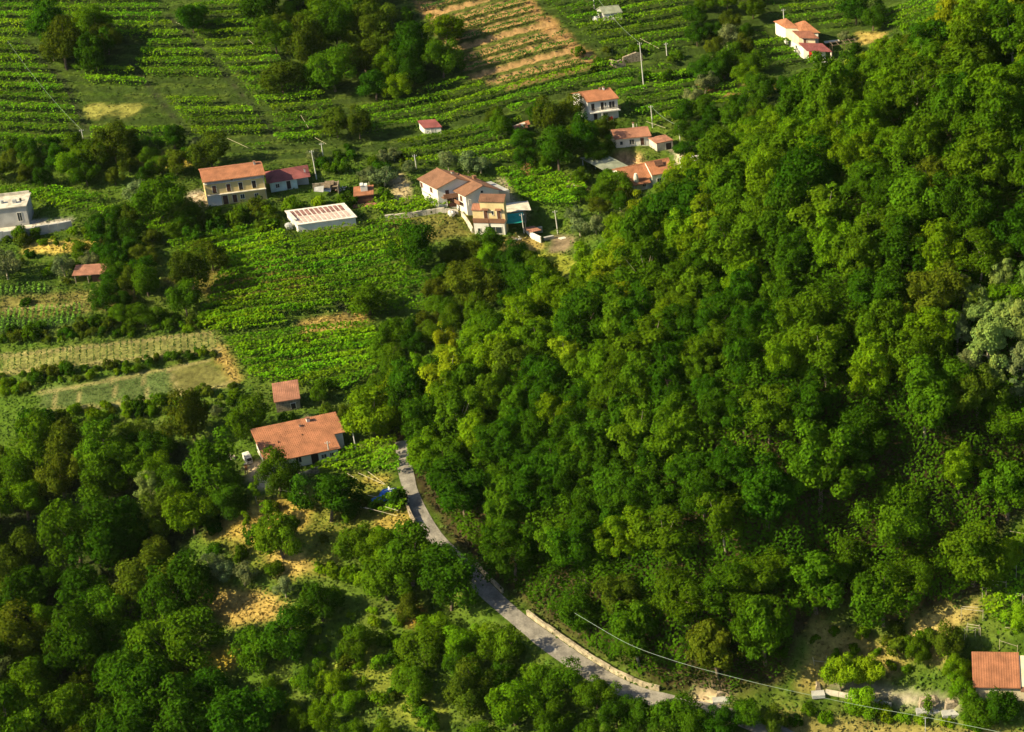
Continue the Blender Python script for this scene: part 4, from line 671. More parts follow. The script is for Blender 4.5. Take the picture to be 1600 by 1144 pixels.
h = House('shed5', 'long_shed', 'long low white shed with dark red panels set in its flat roof', 'shed', sk=-.35); W, D = h.W, h.D
h.wall(0, W, 0, D, -1.5, 1.9, 'white', 'mono', .35); h.b('base_band', MB().box(-.03, -.08, -1.5, W + .02, -.002, .35), 'dull')
rf = h.slab([(-.3, -.35, 1.95), (W + .3, -.35, 1.95), (W + .3, D + .3, 2.4), (-.3, D + .3, 2.4)], .14, 'slabw')
for i in range(11):
    for j in (0, 1):
        u0 = .5 + i * (W - 1) / 11; v0 = .25 + j * (D - .4) / 2; zz = lambda v: 2.105 + (v + .35) * .45 / (D + .65)
        h.slab([(u0, v0, zz(v0)), (u0 + (W - 1) / 11 - .32, v0, zz(v0)), (u0 + (W - 1) / 11 - .32, v0 + D / 2 - .5, zz(v0 + D / 2 - .5)), (u0, v0 + D / 2 - .5, zz(v0 + D / 2 - .5))], .06, 'panel' if j else 'panel_pale', 'roof_panel', rf)
h.b('water_tank', MB().lump((-1.2, 2.2, .9), (.9, .8, 1.0), 4, 10, 6), 'metal'); h.opening('l', 2.2, .0, 1.0, 1.7, 'door', 0, 'dull'); h.b('roof_upstand', MB().box(-.3, 1.2, 2.5, .4, D - .6, 2.75), 'slabw')
# white double villa
h = House('villaA', 'villa_wing', 'rear white wing of the double villa with a brown gabled roof and brown garage door', sk=-.55); W = 8.2; D = h.D
h.wall(0, W, 0, D, -1.5, 4.9, 'white', 'y', 1.7); h.roof(0, W, 0, D, 4.9, 'y', 1.7, 'tile_brown', .5); h.b('side_band', MB().box(-.07, 0, 2.1, -.002, D, 2.3), 'pale'); h.opening('f', 1.6, 2.6, .8, 1.5, 'shutter', 0, 'brown'); h.opening('f', 1.8, 0, 2.4, 2.3, 'door', 0, 'brown'); h.balcony(.6, 4.3, 0, 2.65, 1.0, 'tile_brown', solid='tile_brown')
for v in (1.8, 5.2): h.opening('l', v, 3.0, .8, 1.2, 'shutter', 0, 'brown')
h.opening('l', 3.0, .4, .9, 1.0); h.chimney(5.6, 3.5, 5.6, .9, .45)
h = House('villaB', 'villa_wing', 'front white wing of the double villa with brown gable over blank grey end wall', sk=-.5); W = 7.2; D = h.D
h.wall(0, W, 0, D, -1.5, 4.7, 'white', 'y', 1.6); h.roof(0, W, 0, D, 4.7, 'y', 1.6, 'tile_brown', .5); h.opening('f', 3.3, 4.6, .5, .55); h.opening('f', .5, 2.2, .5, 1.2, 'shutter', 0, 'white')
for v in (1.2, 4.5): h.opening('l', v, 2.7, .8, 1.3, 'shutter', 0, 'brown')
h.b('side_balcony', MB().box(-.9, 1.0, 2.1, -.002, 5.2, 2.25).box(-.9, 1.0, 2.252, -.82, 5.2, 3.0), 'tile_brown'); h.b('flat_terrace', MB().box(W + .01, 1.5, -1, W + 3.2, 7.5, 3.6), 'dull'); h.chimney(5.2, 5.0, 5.2, 1.1, .6, 'tile_brown')
h = House('front', 'terraced_house', 'cream yellow house stepping down in front of the white double villa', sk=-.1); W, D = h.W, h.D
h.wall(1.5, W, 1.5, D, -1, 6.9, 'front', 'mono', .5); h.roof(1.5, W, 1.5, D, 6.9, 'mono', .5, 'tile_brown', .2); h.wall(-.3, 1.49, 1.5, D - .4, -1, 4.9, 'front', 'mono', .4, name='side_wall'); h.roof(-.3, 1.49, 1.5, D - .4, 4.9, 'mono', .4, 'tile_pink', .2)
h.wall(0, W, .0, 1.49, -.5, 2.6, 'white', name='lower_wall'); h.balcony(-.1, W + .15, 1.49, 2.85, 1.6, 'tile_brown', solid='tile_brown'); h.wall(-.2, W - 1.5, -.8, -.01, -2.2, -.1, 'dull', name='basement_wall'); h.opening('f', .8, .6, .6, .8, 'window', 0); h.opening('f', W * .5, .3, W * .4, 1.5, 'window', 0); h.opening('f', W * .58, -1.9, 2.0, 1.6, 'door', -.8, 'dark')
for f, w_ in ((.32, .85), (.75, .8)): h.opening('f', W * f, 2.95, w_, 1.9, 'door', 1.5, 'brown'); h.slab([(W * f - .3, .9, 5.1), (W * f + w_ + .3, .9, 5.1), (W * f + w_ + .3, 1.5, 5.3), (W * f - .3, 1.5, 5.3)], .08, 'tile_brown', 'door_hood')
h.opening('f', W * .58, 3.9, .4, .9, 'window', 1.5); h.b('flue', MB().tube([(W * .5, -.1, 0), (W * .5, -.1, 3.4)], .07, 6), 'brown')
# long house by the lane
h = House('near', 'long_house', 'long single storey house with a broad terracotta roof above the dry clearing', sk=-.12); W, D = h.W, h.D
h.wall(0, W - .2, .4, D, -1, 2.5, 'white', 'mono', 1.9); h.wall(W - 3.6, W, -.1, .38, -1, 2.4, 'white', name='porch_wall'); h.wall(W + .01, W + 2.1, 3.6, D, -1, 3.2, 'white', 'mono', 1.0, name='end_wall')
h.roof(0, W, 0, D, 2.55, 'mono', 2.0, 'tile', .5); k = 2.0 / D
h.slab([(W + .52, 3.3, 2.57 + 3.3 * k), (W + 2.6, 3.3, 2.57 + 3.3 * k), (W + 2.6, D + .5, 2.57 + (D + .5) * k), (W + .52, D + .5, 2.57 + (D + .5) * k)], .16, 'tile', 'side_roof'); h.courses(W + .52, W + 2.6, 3.3, 2.73 + 3.3 * k, D + .5, 2.73 + (D + .5) * k, 'tile')
for u in (W - 3.1, W - 1.7): h.opening('f', u, 1.0, .9, .8, 'window', -.1)
h.opening('f', 8, 0, 1.6, 2.1, 'door', .4, 'dark'); h.opening('f', 5.2, .9, 1.0, 1.1, 'window', .4); h.b('porch_post', MB().box(.1, .0, -.6, .35, .25, 2.4), 'white'); h.b('porch_post', MB().box(2.6, .0, -.6, 2.85, .25, 2.4), 'white'); h.chimney(W - 3.2, D - .8, 4.5, .7, .6, 'white'); h.chimney(W - 4.8, D - 1.6, 4.2, .4, .35); h.b('roof_vent', MB().box(3.2, 4.0, 3.7, 3.5, 4.3, 3.95), 'brown'); h.b('roof_vent', MB().box(7.8, 4.6, 3.85, 8.0, 4.8, 4.1), 'brown')
h = House('brick', 'stone_hut', 'small stone hut with a pinkish tiled roof and one dark doorway', 'hut'); W, D = h.W, h.D
h.wall(0, W, 0, D, -1, 2.3, 'stone', 'mono', 1.0); h.roof(0, W, 0, D, 2.3, 'mono', 1.0, 'tile_pink', .25); h.opening('f', W * .62, .3, .9, 1.2, 'door', 0, 'dark')
# white two storey house
h = House('white', 'white_house', 'white two storey house with an orange roof among the upper vines', sk=-.45); W, D = h.W, h.D
h.wall(0, W, 0, D, -1, 4.8, 'white', 'x', 1.2); h.roof(0, W, 0, D, 4.8, 'x', 1.2, 'tile', .3)
for f, z, w_, hh, kd in [(.10, 2.5, .75, 1.7, 'door'), (.42, 2.5, .7, 1.8, 'door'), (.56, 3.1, .3, 1.0, 'window'), (.70, 2.6, 1.3, 1.6, 'window'), (.16, .1, .8, 1.7, 'door'), (.5, .4, .9, 1.1, 'window')]: h.opening('f', W * f, z, w_, hh, kd, 0)
h.balcony(0, W, 0, 2.3, 1.0, 'white'); h.b('porch_column', MB().box(W * .36, -1.0, -.5, W * .36 + .15, -.85, 2.1), 'white'); h.chimney(W - 1.6, 2.6, 5.9, .7, .35, 'white'); h.chimney(W - 2.3, 2.8, 5.9, .5, .3, 'dull')
for v in (1.4, 3.4): h.opening('l', v, .4, .6, .7)
h = House('small', 'bungalow', 'small white bungalow with a salmon pink roof and a bare earth yard', sk=-.2); W, D = h.W, h.D
h.wall(0, W, 0, D, -1, 2.2, 'white', 'x', .9); h.roof(0, W, 0, D, 2.2, 'x', .9, 'tile_pink', .35); [h.opening('f', W * f, z, w_, hh, kd, 0, mt) for f, z, w_, hh, kd, mt in ((.12, .6, .6, .8, 'window', 'dark'), (.40, .5, 1.0, 1.1, 'window', 'dark'), (.72, .1, .8, 1.7, 'door', 'brown'))]; h.chimney(W * .62, D * .6, 3.0, 1.1, .3, 'white')
h = House('orange', 'villa', 'white villa with a stepped orange roof and a round white stair tower half behind trees', sk=-.1); W, D = h.W, h.D
h.wall(0, W, 0, D, -1, 2.7, 'white', 'x', 1.6); h.roof(0, W * .55, 0, D, 2.7, 'x', 1.6, 'tile', .35); h.wall(W * .56, W, -.6, D - 1, -1, 3.4, 'white', 'x', 1.5, name='wing_wall'); h.roof(W * .58, W, -.6, D - 1, 3.4, 'x', 1.5, 'tile', .35)
h.b('stair_tower', MB().tube([(W * .24, -.4, -1), (W * .24, -.4, 3.4), (W * .24, -.4, 4.3)], [.5, .5, .3], 12), 'white'); h.slab([(-1.0, -1.6, 2.0), (W * .5, -1.6, 2.0), (W * .5, 0, 2.6), (-1.0, 0, 2.6)], .12, 'tile', 'porch_roof')
[h.b('porch_post', MB().box(u, -1.5, -1, u + .2, -1.3, 2.0), 'white') for u in (-.8, 1.6, 4.4)]; h.slab([(W * .7, .8, 4.5), (W * .86, .8, 4.5), (W * .86, 1.9, 5.3), (W * .7, 1.9, 5.3)], .1, 'brown', 'skylight'); h.opening('f', W * .38, .8, .8, 1.0); h.opening('f', W * .66, 1.2, .9, 1.1, 'window', -.6); h.opening('f', W * .85, 1.2, .8, 1.1, 'window', -.6)
h = House('canopy', 'canopy', 'flat grey green sheet canopy on thin posts among dark trees', 'canopy', sk=-.6); W, D = h.W, h.D
h.slab([(-.3, 0, 2.6), (W + .3, 0, 2.5), (W + .3, D, 3.0), (-.3, D, 3.1)], .1, 'roofgrey'); [h.b('post', MB().box(u, v, -1, u + .12, v + .12, 2.58), 'metal') for u in (0, W / 2, W) for v in (.1, D - .3)]
h = House('box', 'garage', 'little flat roofed cement garage at the end of the pale drive', 'garage', sk=-.2); W, D = h.W, h.D
h.wall(0, W, 0, D, -1, 1.9, 'pale'); h.slab([(-.15, -.15, 1.92), (W + .15, -.15, 1.92), (W + .15, D + .15, 1.92), (-.15, D + .15, 1.92)], .15, 'tile_pink'); h.opening('f', W * .55, 0, 1.3, 1.6, 'door')
# far villa with two pyramid roofs
h = House('topv', 'villa', 'far white villa with two small pyramid roofs and a pink porch roof', sk=-.9); W, D = h.W, h.D
h.wall(0, W, 0, D, -1.5, 2.6, 'white'); h.slab([(-.3, -1.7, 2.55), (W + .5, -1.7, 2.55), (W + .3, 1.4, 3.3), (-.3, 1.4, 3.3)], .12, 'sheet_red', 'porch_roof'); h.wall(0, W * .75, 1.5, 6.2, 2.61, 4.9, 'cream', name='upper_wall'); h.slab([(-.2, .9, 4.75), (W * .85, .9, 4.75), (W * .85, 3.6, 5.4), (-.2, 3.6, 5.4)], .12, 'tile_red', 'terrace_roof')
h.wall(0, 3.0, 6.21, 10, -1.5, 5.2, 'white', name='rear_wall'); h.roof(0, 3.0, 6.3, 10, 5.2, 'hip', 1.6, 'tile', .3); h.wall(W * .55, W + 1.8, 5.0, 8.6, -1.5, 4.8, 'white', name='tower_wall'); h.roof(W * .55, W + 1.8, 5.0, 8.6, 4.8, 'hip', 2.0, 'tile', .35)
[h.b('porch_post', MB().box(u, -1.6, -1.5, u + .2, -1.4, 2.5), 'pale') for u in (W * .5, W + .2)]; h.opening('f', 1.2, .1, .8, 1.8, 'door', 0, 'red'); h.opening('f', W * .6, .8, 1.0, 1.0, 'window', 0); h.opening('f', 1.0, 2.8, .8, 1.6, 'door', 1.5, 'brown'); h.opening('f', W * .8, 2.4, .8, 1.8, 'door', 5.0, 'dark'); h.b('terrace_wall', MB().box(-.2, -1.9, -2.0, W + 5, -1.75, .3), 'concrete')
[h.opening('l', v, 1.6, .6, .7) for v in (2.2, 4.4)]
h = House('edge', 'flat_roofed_house', 'pale grey flat roofed house with one barred window at the photo edge', sk=0); W, D = h.W, h.D
h.wall(0, W, 1.5, D, -1, 4.6, 'dull'); h.slab([(-.3, 1.2, 4.62), (W + .3, 1.2, 4.62), (W + .3, D + .3, 4.62), (-.3, D + .3, 4.62)], .22, 'pale'); h.b('parapet', MB().box(0, D - .3, 4.85, W, D - .1, 5.5), 'pale'); h.opening('f', W * .78, 1.2, .9, 2.0, 'window', 1.5); h.b('water_tank', MB().tube([(W - 5.5, 4, 4.86), (W - 5.5, 4, 5.5)], .4, 10), 'metal'); h.b('roof_vent', MB().box(W - 3.0, 3, 4.86, W - 2.2, 3.8, 5.6), 'metal'); h.b('roof_vent', MB().box(W - 1.6, 4, 4.86, W - 1.2, 4.4, 5.4), 'dark'); h.b('terrace_slab', MB().box(-1, -1.2, -.8, W + 9, 1.48, .08), 'pale')
h = House('redshed', 'open_shelter', 'open timber shelter with a dull red sheet roof on the terrace', 'shelter'); W, D = h.W, h.D
h.slab([(-.4, -.5, 2.0), (W + .2, -.5, 2.0), (W + .2, D, 2.5), (-.4, D, 2.5)], .1, 'tile_pink'); h.wall(.2, W, D - .3, D - .15, -.8, 2.3, 'wood', name='back_wall'); h.wall(W * .55, W, .2, .35, -.5, 1.4, 'brown', name='front_boarding'); [h.b('post', MB().box(u, v, -.8, u + .18, v + .18, 1.98), 'stone' if v < 1 else 'wood') for u in (0, W * .42, W - .2) for v in (-.3, D - .6)]; h.b('side_roof', MB().box(.8, D + .1, 1.2, 2.8, D + 2.2, 1.3), 'brown')
h = House('tiny', 'tiny_shed', 'tiny white shed with a pink roof alone in the vines', 'shed', sk=-.5); W, D = h.W, h.D
h.wall(0, W, 0, D, -1, 1.5, 'white', 'mono', .5); h.roof(0, W, 0, D, 1.5, 'mono', .5, 'sheet_red', .2); h.opening('f', W * .4, .1, .8, 1.2, 'door', 0, 'dull')
h = House('right', 'roadside_house', 'house with a reddish brown roof cut by the photo edge, low down', sk=0); W, D = h.W, h.D
h.wall(0, W, 0, D, -2, 2.6, 'cream', 'mono', 1.3); h.roof(0, W * .62, 0, D, 2.6, 'mono', 1.3, 'tile', .4); k = 1.3 / D; h.slab([(W * .62 + .42, -.8, 2.2), (W + .4, -.8, 2.2), (W + .4, D, 2.2 + D * k), (W * .62 + .42, D, 2.2 + D * k)], .16, 'tile_brown', 'side_roof'); h.opening('f', 2, .6, 1, 1.2)
h = House('hut', 'garden_hut', 'small hut with an orange roof and a square white chimney block', 'hut'); W, D = h.W, h.D
h.wall(0, W, 0, D, -1, 1.9, 'brown', 'mono', .5); h.roof(0, W, 0, D, 1.9, 'mono', .5, 'tile', .25); h.b('chimney', MB().box(W * .35, 1.2, 1.6, W * .35 + 1.5, 2.5, 3.6).box(W * .35 - .08, 1.1, 3.602, W * .35 + .6, 2.6, 3.75), 'white'); h.b('step', MB().box(-.6, -1.8, -.6, W + .6, -.3, .1), 'tile_pink')
h = House('scrap', 'ruined_shed', 'tumbledown grey shed with broken sheet roofs beside the pink roofed outbuilding', 'shed'); W, D = h.W, h.D
h.wall(0, W, 3.0, 3.2, -1, 1.8, 'stone'); h.wall(W - .2, W, 0, 2.98, -1, 2.0, 'stone', name='side_wall')
for k in range(7): u, v = rnd.uniform(0, W - 2), rnd.uniform(-1, 2.5); zt = rnd.uniform(.6, 1.9); h.slab([(u, v, zt), (u + 2, v + rnd.uniform(-.4, .4), zt + rnd.uniform(-.4, .4)), (u + 2.1, v + 1.6, zt + rnd.uniform(-.2, .5)), (u, v + 1.5, zt + .3)], .06, rnd.choice(['metal', 'dull', 'wood']), 'roof_sheet')
h = House('ruin', 'roofless_shed', 'small roofless white walled shed on the bare patch below the double villa', 'shed', sk=-.4); W, D = h.W, h.D
h.wall(0, .25, 0, D, -.5, 1.5, 'white'); h.wall(.26, W, D - .25, D, -.5, 1.4, 'dull', name='rear_wall'); h.slab([(-.2, D - 2.2, 1.55), (W * .6, D - 2.2, 1.5), (W * .6, D + .2, 1.7), (-.2, D + .2, 1.75)], .1, 'tile_pink'); h.b('bench', MB().box(W * .4, .6, -.2, W * .9, 1.2, .7), 'concrete'); h.b('plinth', MB().box(W + .3, -.6, -.4, W + 1.6, .4, .15), 'slabw')
h = House('topshed', 'hillside_shed', 'small grey shed with a tipped sheet roof near the top of the slope', 'shed', sk=-.4); W, D = h.W, h.D
h.wall(0, W, 0, D, -1, 1.8, 'dull', 'x', 1.0); h.roof(0, W, 0, D, 1.8, 'x', 1.0, 'roofgrey', .2); h.opening('f', .3, .1, .9, 1.5, 'door', 0, 'white'); h.b('white_tank', MB().lump((-1.8, .5, .6), (.8, .7, .9), 9, 9, 5), 'white'); h.opening('f', W * .55, .6, 1.0, .8)
h = House('ruinwall', 'broken_wall', 'ruined stone hut of sunlit broken walls up among the vines', 'ruin', sk=-.3); W, D = h.W, h.D
h.b('wall', MB().extrude([(0, 0, -1), (2.6, 0, -1), (2.4, 0, 1.2), (1.5, 0, 1.9), (.2, 0, 1.6)], (0, .5, 0)), 'stone'); h.b('side_wall', MB().extrude([(0, .52, -1), (0, 3.2, -1), (0, 3.0, 1.3), (0, .6, 1.7)], (.45, 0, 0)), 'stone'); h.b('rear_wall', MB().extrude([(2.8, 2.4, -1), (W, 2.4, -1), (W, 2.4, 1.8), (W - 1.4, 2.4, 2.3), (3.0, 2.4, 1.5)], (0, .5, 0)), 'stone')
h = House('low', 'collapsed_shed', 'collapsed shed with rusty roof sheets beside the bare earth path', 'shed'); W, D = h.W, h.D
h.wall(.3, W, 2.4, 2.6, -.8, 1.3, 'stone')
for k in range(5): u, v = rnd.uniform(-.3, W - 2), rnd.uniform(-.5, 1.6); h.slab([(u, v, 1.0), (u + 2.2, v, 1.2), (u + 2.2, v + 1.3, 1.7), (u, v + 1.4, 1.4)], .06, rnd.choice(['tile', 'tile_pink', 'pale']), 'roof_sheet')
h = House('slab', 'flat_canopy', 'pale cement flat roof just showing above the ridge trees', 'canopy'); W, D = h.W, h.D
h.slab([(0, 0, 2.6), (W, 0, 2.6), (W, D, 2.7), (0, D, 2.7)], .2, 'pale'); [h.b('post', MB().box(u, .2, -1, u + .2, .4, 2.59), 'pale') for u in (.1, W - .3)]; h.wall(.2, W - .2, 1.2, D - .4, -1, 2.55, 'white')
h = House('porch', 'carport', 'lean to with a bright teal awning beside the yellow fronted house', 'carport'); W, D = h.W, h.D
mb = MB(); ns = 6
for i in range(ns + 1):
    for j in range(5): u, v = W * i / ns - .6, -2.0 + 4.4 * j / 4; mb.v.append((u * 1.5, v, 2.3 + .25 * j / 4 - .35 * math.sin(math.pi * i / ns) * (1 - abs(j - 2) / 3)))
mb.f = [[i * 5 + j, i * 5 + j + 1, (i + 1) * 5 + j + 1, (i + 1) * 5 + j] for i in range(ns) for j in range(4)]; o = h.b('awning', mb, 'teal'); sd = o.modifiers.new('s', 'SOLIDIFY'); sd.thickness = .05
[h.b('post', MB().box(u, v, -1, u + .15, v + .15, 2.2), 'concrete') for u in (-.7, W + .7) for v in (-1.8, 2.0)]; h.wall(-.5, W + 1.0, 2.4, 2.6, -.6, 1.9, 'dull'); h.slab([(-.5, 2.7, 2.6), (W + 2.2, 2.7, 2.6), (W + 1.6, 6.8, 2.9), (-.5, 6.8, 2.9)], .12, 'pale', 'rear_roof')

# ---------------------------------------------------------------- small things
def prop(name, px, py, label, cat, parts, rz=0.0, group=None, lift=0):
    p = at(px, py); r = empty(name, (p[0], p[1], p[2] + lift), rz); tag(r, label, cat, group)
    for n, mb, mt in parts: mb.build(n, M[mt], r)
    return r
def wheels(L, R, xs, w_=.12): return [('wheel', MB().tube([(x, y - w_ / 2, R), (x, y + w_ / 2, R)], R, 12), 'tyre') for x, y in xs]
q = RL[near_line(640, 783)]; q2 = RL[near_line(640, 783) + 2]; ra = math.atan2(q2[1] - q[1], q2[0] - q[0]); wl = WR[near_line(642, 786)]; k = .72; px_, py_ = project(q[0] * (1 - k) + wl[0] * k, q[1] * (1 - k) + wl[1] * k, q[2])
prop('parked_scooter', float(px_), float(py_), 'white and dark scooter parked on the lane against the parapet wall', 'scooter', wheels(0, .25, [(-.62, 0), (.62, 0)], .12) +
     [('body', MB().extrude([(-.8, -.16, .35), (.1, -.16, .28), (.45, -.16, .3), (.62, -.16, .95), (.5, -.16, .98), (.28, -.16, .42), (.0, -.16, .42), (-.1, -.16, .72), (-.8, -.16, .8)], (0, .32, 0)), 'white'), ('seat', MB().box(-.75, -.14, .81, -.02, .14, .92), 'dark'), ('handlebar', MB().tube([(.5, -.32, 1.05), (.55, 0, 1.02), (.5, .32, 1.05)], .03, 5), 'dark'), ('top_box', MB().box(-1.0, -.18, .93, -.7, .18, 1.2), 'dark'), ('front_mudguard', MB().box(.45, -.09, .5, .82, .09, .56), 'white')], ra, lift=.1)
mb = MB(); N_ = 14
for i in range(N_ + 1):
    for j in range(N_ + 1):
        u, v = (i / N_ - .5) * 3.6, (j / N_ - .5) * 2.6; e = max(abs(i / N_ - .5), abs(j / N_ - .5)) * 2; mb.v.append((u, v, max(.03, (1.25 - .3 * u * .4) * (1 - e ** 3.5) + rnd.uniform(-.09, .09))))
mb.f = [[i * (N_ + 1) + j, (i + 1) * (N_ + 1) + j, (i + 1) * (N_ + 1) + j + 1, i * (N_ + 1) + j + 1] for i in range(N_) for j in range(N_)]
prop('tarpaulin_heap', 610, 775, 'crumpled bright blue tarpaulin over a heap beside the lane', 'tarpaulin', [('tarpaulin', mb, 'blue'), ('loose_flap', MB().extrude([(-3.6, -.6, .1), (-1.5, -.9, .25), (-1.5, .2, .5), (-3.3, .1, .15)], (0, 0, .05)), 'blue'), ('white_strap', MB().box(-.1, -1.2, 1.12, .12, 1.1, 1.3).box(-.9, -.1, 1.2, .9, .1, 1.33), 'white'), ('rope', MB().tube([(0, -1.1, 1.1), (.3, -1.6, .4), (.1, -2.0, .05)], .04, 5), 'white')], .2)
prop('parked_van', 388, 722, 'small white three wheeled van at the end of the pale drive', 'van', wheels(0, .24, [(-.7, -.55), (-.7, .55), (.95, 0)]) + [('cargo_box', MB().box(-1.2, -.6, .4, .35, .6, 1.55), 'white'), ('cab', MB().extrude([(.37, -.55, .3), (1.3, -.55, .3), (1.3, -.55, .85), (1.0, -.55, 1.4), (.37, -.55, 1.4)], (0, 1.1, 0)), 'slabw'), ('windscreen', MB().extrude([(1.31, -.45, .9), (1.31, .45, .9), (1.04, .42, 1.35), (1.04, -.42, 1.35)], (.02, 0, .01)), 'dark'), ('headlight', MB().box(1.301, -.42, .55, 1.34, -.25, .7), 'glass'), ('headlight', MB().box(1.301, .25, .55, 1.34, .42, .7), 'glass')], -1.2)
prop('gate_pillar', 385, 733, 'short orange painted pillar by the drive', 'pillar', [('shaft', MB().box(-.2, -.2, -.3, .2, .2, 1.1), 'tile'), ('cap', MB().box(-.27, -.27, 1.102, .27, .27, 1.2), 'pale')])
for px, py, l in ((358, 716, 'pale crate under the dark trees beyond the drive'), (364, 717, 'second pale crate nearer to the drive end')): prop('crate', px, py, l, 'crate', [('crate_box', MB().box(-.4, -.35, 0, .4, .35, .08).box(-.4, -.35, .082, -.34, .35, .6).box(.34, -.35, .082, .4, .35, .6).box(-.338, -.35, .082, .338, -.29, .6).box(-.338, .29, .082, .338, .35, .6), 'pale')], .3)
prop('white_dome_tank', 706, 337, 'round white water tank on the lawn before the double villa', 'tank', [('tank', MB().lump((0, 0, .55), (.85, .85, .75), 3, 12, 7), 'white'), ('lid', MB().tube([(0, 0, 1.15), (0, 0, 1.3)], .25, 8), 'dull')])
for px, py, l, sd_ in ((893, 296, 'heap of red and white rubble beside the canopy trees', 1), (806, 378, 'small pile of timber and junk below the teal awning', 2), (530, 300, 'tangle of grey scrap behind the ruined shed', 5)):
    pp = []
    for k in range(16):
        a, r_ = rnd.uniform(0, 6.28), rnd.uniform(0, 1.6); x, y = r_ * math.cos(a), r_ * math.sin(a) * .8; L_ = rnd.uniform(.3, 1.0); dx, dy = L_ * math.cos(a * 3), L_ * math.sin(a * 3); z = rnd.uniform(.1, .9 - .4 * r_ / 1.6)
        pp.append(('plank' if k % 2 else 'rubble_block', MB().extrude([(x, y, z), (x + dx, y + dy, z + rnd.uniform(-.1, .4)), (x + dx - dy * .3, y + dy + dx * .3, z + .2), (x - dy * .3, y + dx * .3, z)], (0, 0, .14)), rnd.choice(['brick', 'white', 'wood', 'brown', 'dull'])))
    prop('rubble_pile', px, py, l, 'rubble', pp)
for px, py, w_, hh, l in ((1452, 1106, 3.0, 1.2, 'weathered cement trough block behind the creeper post'), (1487, 1110, 2.0, 1.3, 'shorter cement block beside the trough'), (1278, 1080, 1.0, .9, 'pale boulder like block at the yard entrance'), (1126, 1090, 1.6, .8, 'sunlit cream stone block below the wooded slope')):
    prop('cement_block', px, py, l, 'block', [('block', MB().extrude([(-w_ / 2, 0, -.4), (w_ / 2, 0, -.4), (w_ / 2 - .1, .1, hh * .8), (w_ / 2 - .6, .12, hh), (-w_ / 2 + .3, .1, hh * .85)], (.05, 1.3, 0)), 'stone'), ('ledge', MB().box(-w_ / 2 - .5, -1.3, -.4, w_ / 2 + .4, -.02, .18), 'dull')], -.05)
p = at(1450, 1112); mb = MB().tube([(0, 0, -.3), (0, 0, 3.0)], .12, 6); r = prop('creeper_post', 1450, 1116, 'green creeper climbing a short post in front of the cement trough', 'creeper', [('post', mb, 'wood')]); P3 = rng.normal(size=(700, 3)) * (.32, .32, .9) + (0, 0, 1.7); o = link('foliage', leaves_mesh('creeper', P3, rng.normal(size=(700, 3)), rng.uniform(.2, .35, 700), np.ones((700, 3)) * rng.uniform(.6, 1.2, (700, 1))), LEAF, r); o.color = (.10, .19, .01, 1)
prop('red_cloth', 954, 190, 'small red cloth hanging by the white two storey house', 'cloth', [('cloth', MB().extrude([(-.5, 0, .9), (.4, -.1, 1.3), (.6, 0, .6), (-.2, .1, .1)], (.05, .08, 0)), 'red'), ('line_post', MB().tube([(-.6, 0, -.3), (-.6, 0, 1.5)], .04, 5), 'metal'), ('line_post', MB().tube([(.7, 0, -.3), (.7, 0, 1.5)], .04, 5), 'metal')])
prop('white_board', 1283, 122, 'narrow white board lying on the scrub below the far villa', 'board', [('board', MB().box(-1.6, -.25, .3, 1.6, .25, .42), 'white'), ('batten', MB().box(-1.4, -.05, .422, 1.4, .05, .48), 'pale')], -1.0, lift=.3)
prop('garden_table', 1300, 70, 'sunlit cream table top on the terrace of the far villa', 'table', [('tabletop', MB().box(-1.8, -.7, .75, 1.8, .7, .85), 'pale')] + [('leg', MB().box(x, y, -.3, x + .1, y + .1, .748), 'wood') for x in (-1.6, 1.5) for y in (-.6, .5)])
prop('vine_pergola', 1318, 80, 'dark beamed pergola beside the porch of the far villa', 'pergola', [('post', MB().box(x, y, -.6, x + .12, y + .12, 2.1), 'wood') for x in (-3, 0, 3) for y in (-1, 1)] + [('beam', MB().box(-3.3, y, 2.102, 3.3, y + .12, 2.22), 'wood') for y in (-1, 1)] + [('crossbeam', MB().box(x, -1.4, 2.222, x + .1, 1.5, 2.3), 'wood') for x in (-2.9, -1.5, 0, 1.5, 2.9)], .1)
prop('timber_fence', 1290, 1038, 'leaning posts of a broken fence on the dry slope', 'fence', [('post', MB().tube([(-1.6, 0, -.4), (-1.9, 0, 1.6)], .06, 5), 'canes'), ('post', MB().tube([(0, .1, -.4), (.2, .1, 1.5)], .06, 5), 'canes'), ('rail', MB().tube([(-1.7, 0, .9), (.1, .1, .3)], .05, 5), 'canes')])
# utility poles, (foot x, foot y, top x, top y)
POLES = [(495, 281, 484, 236, 'beside the pink roofed outbuilding'), (506, 252, 502, 224, 'thin and dark in the scrub above the pink roof'), (651, 264, 646, 242, 'before the rear wing of the double villa'), (556, 701, 547, 659, 'at the end of the long terracotta roof'), (517, 722, 510, 688, 'in front of the long terracotta roof'), (872, 366, 864, 329, 'by the roofless shed'),
         (819, 364, 813, 334, 'beside the teal awning'), (1006, 138, 997, 70, 'tall on the vine slope above the small bungalow'), (1020, 199, 1015, 166, 'behind the white two storey house'), (1063, 222, 1059, 196, 'by the little cement garage'), (1042, 86, 1040, 68, 'short in the upper vines'), (1226, 46, 1222, 16, 'behind the two pyramid roofs'), (936, 187, 934, 162, 'in front of the white two storey house'),
         (134, 234, 126, 203, 'on the shaded terraces above the flat roofed building'), (929, 14, 925, -12, 'beside the small grey shed on the hill'), (969, 329, 967, 314, 'half hidden by ridge trees'), (311, 262, 305, 246, 'behind the yellow farmhouse gable'), (996, 207, 994, 194, 'on the roof side of the small bungalow'), (482, 1128, 474, 1100, 'in the dark wood low down')]
TOPS = []
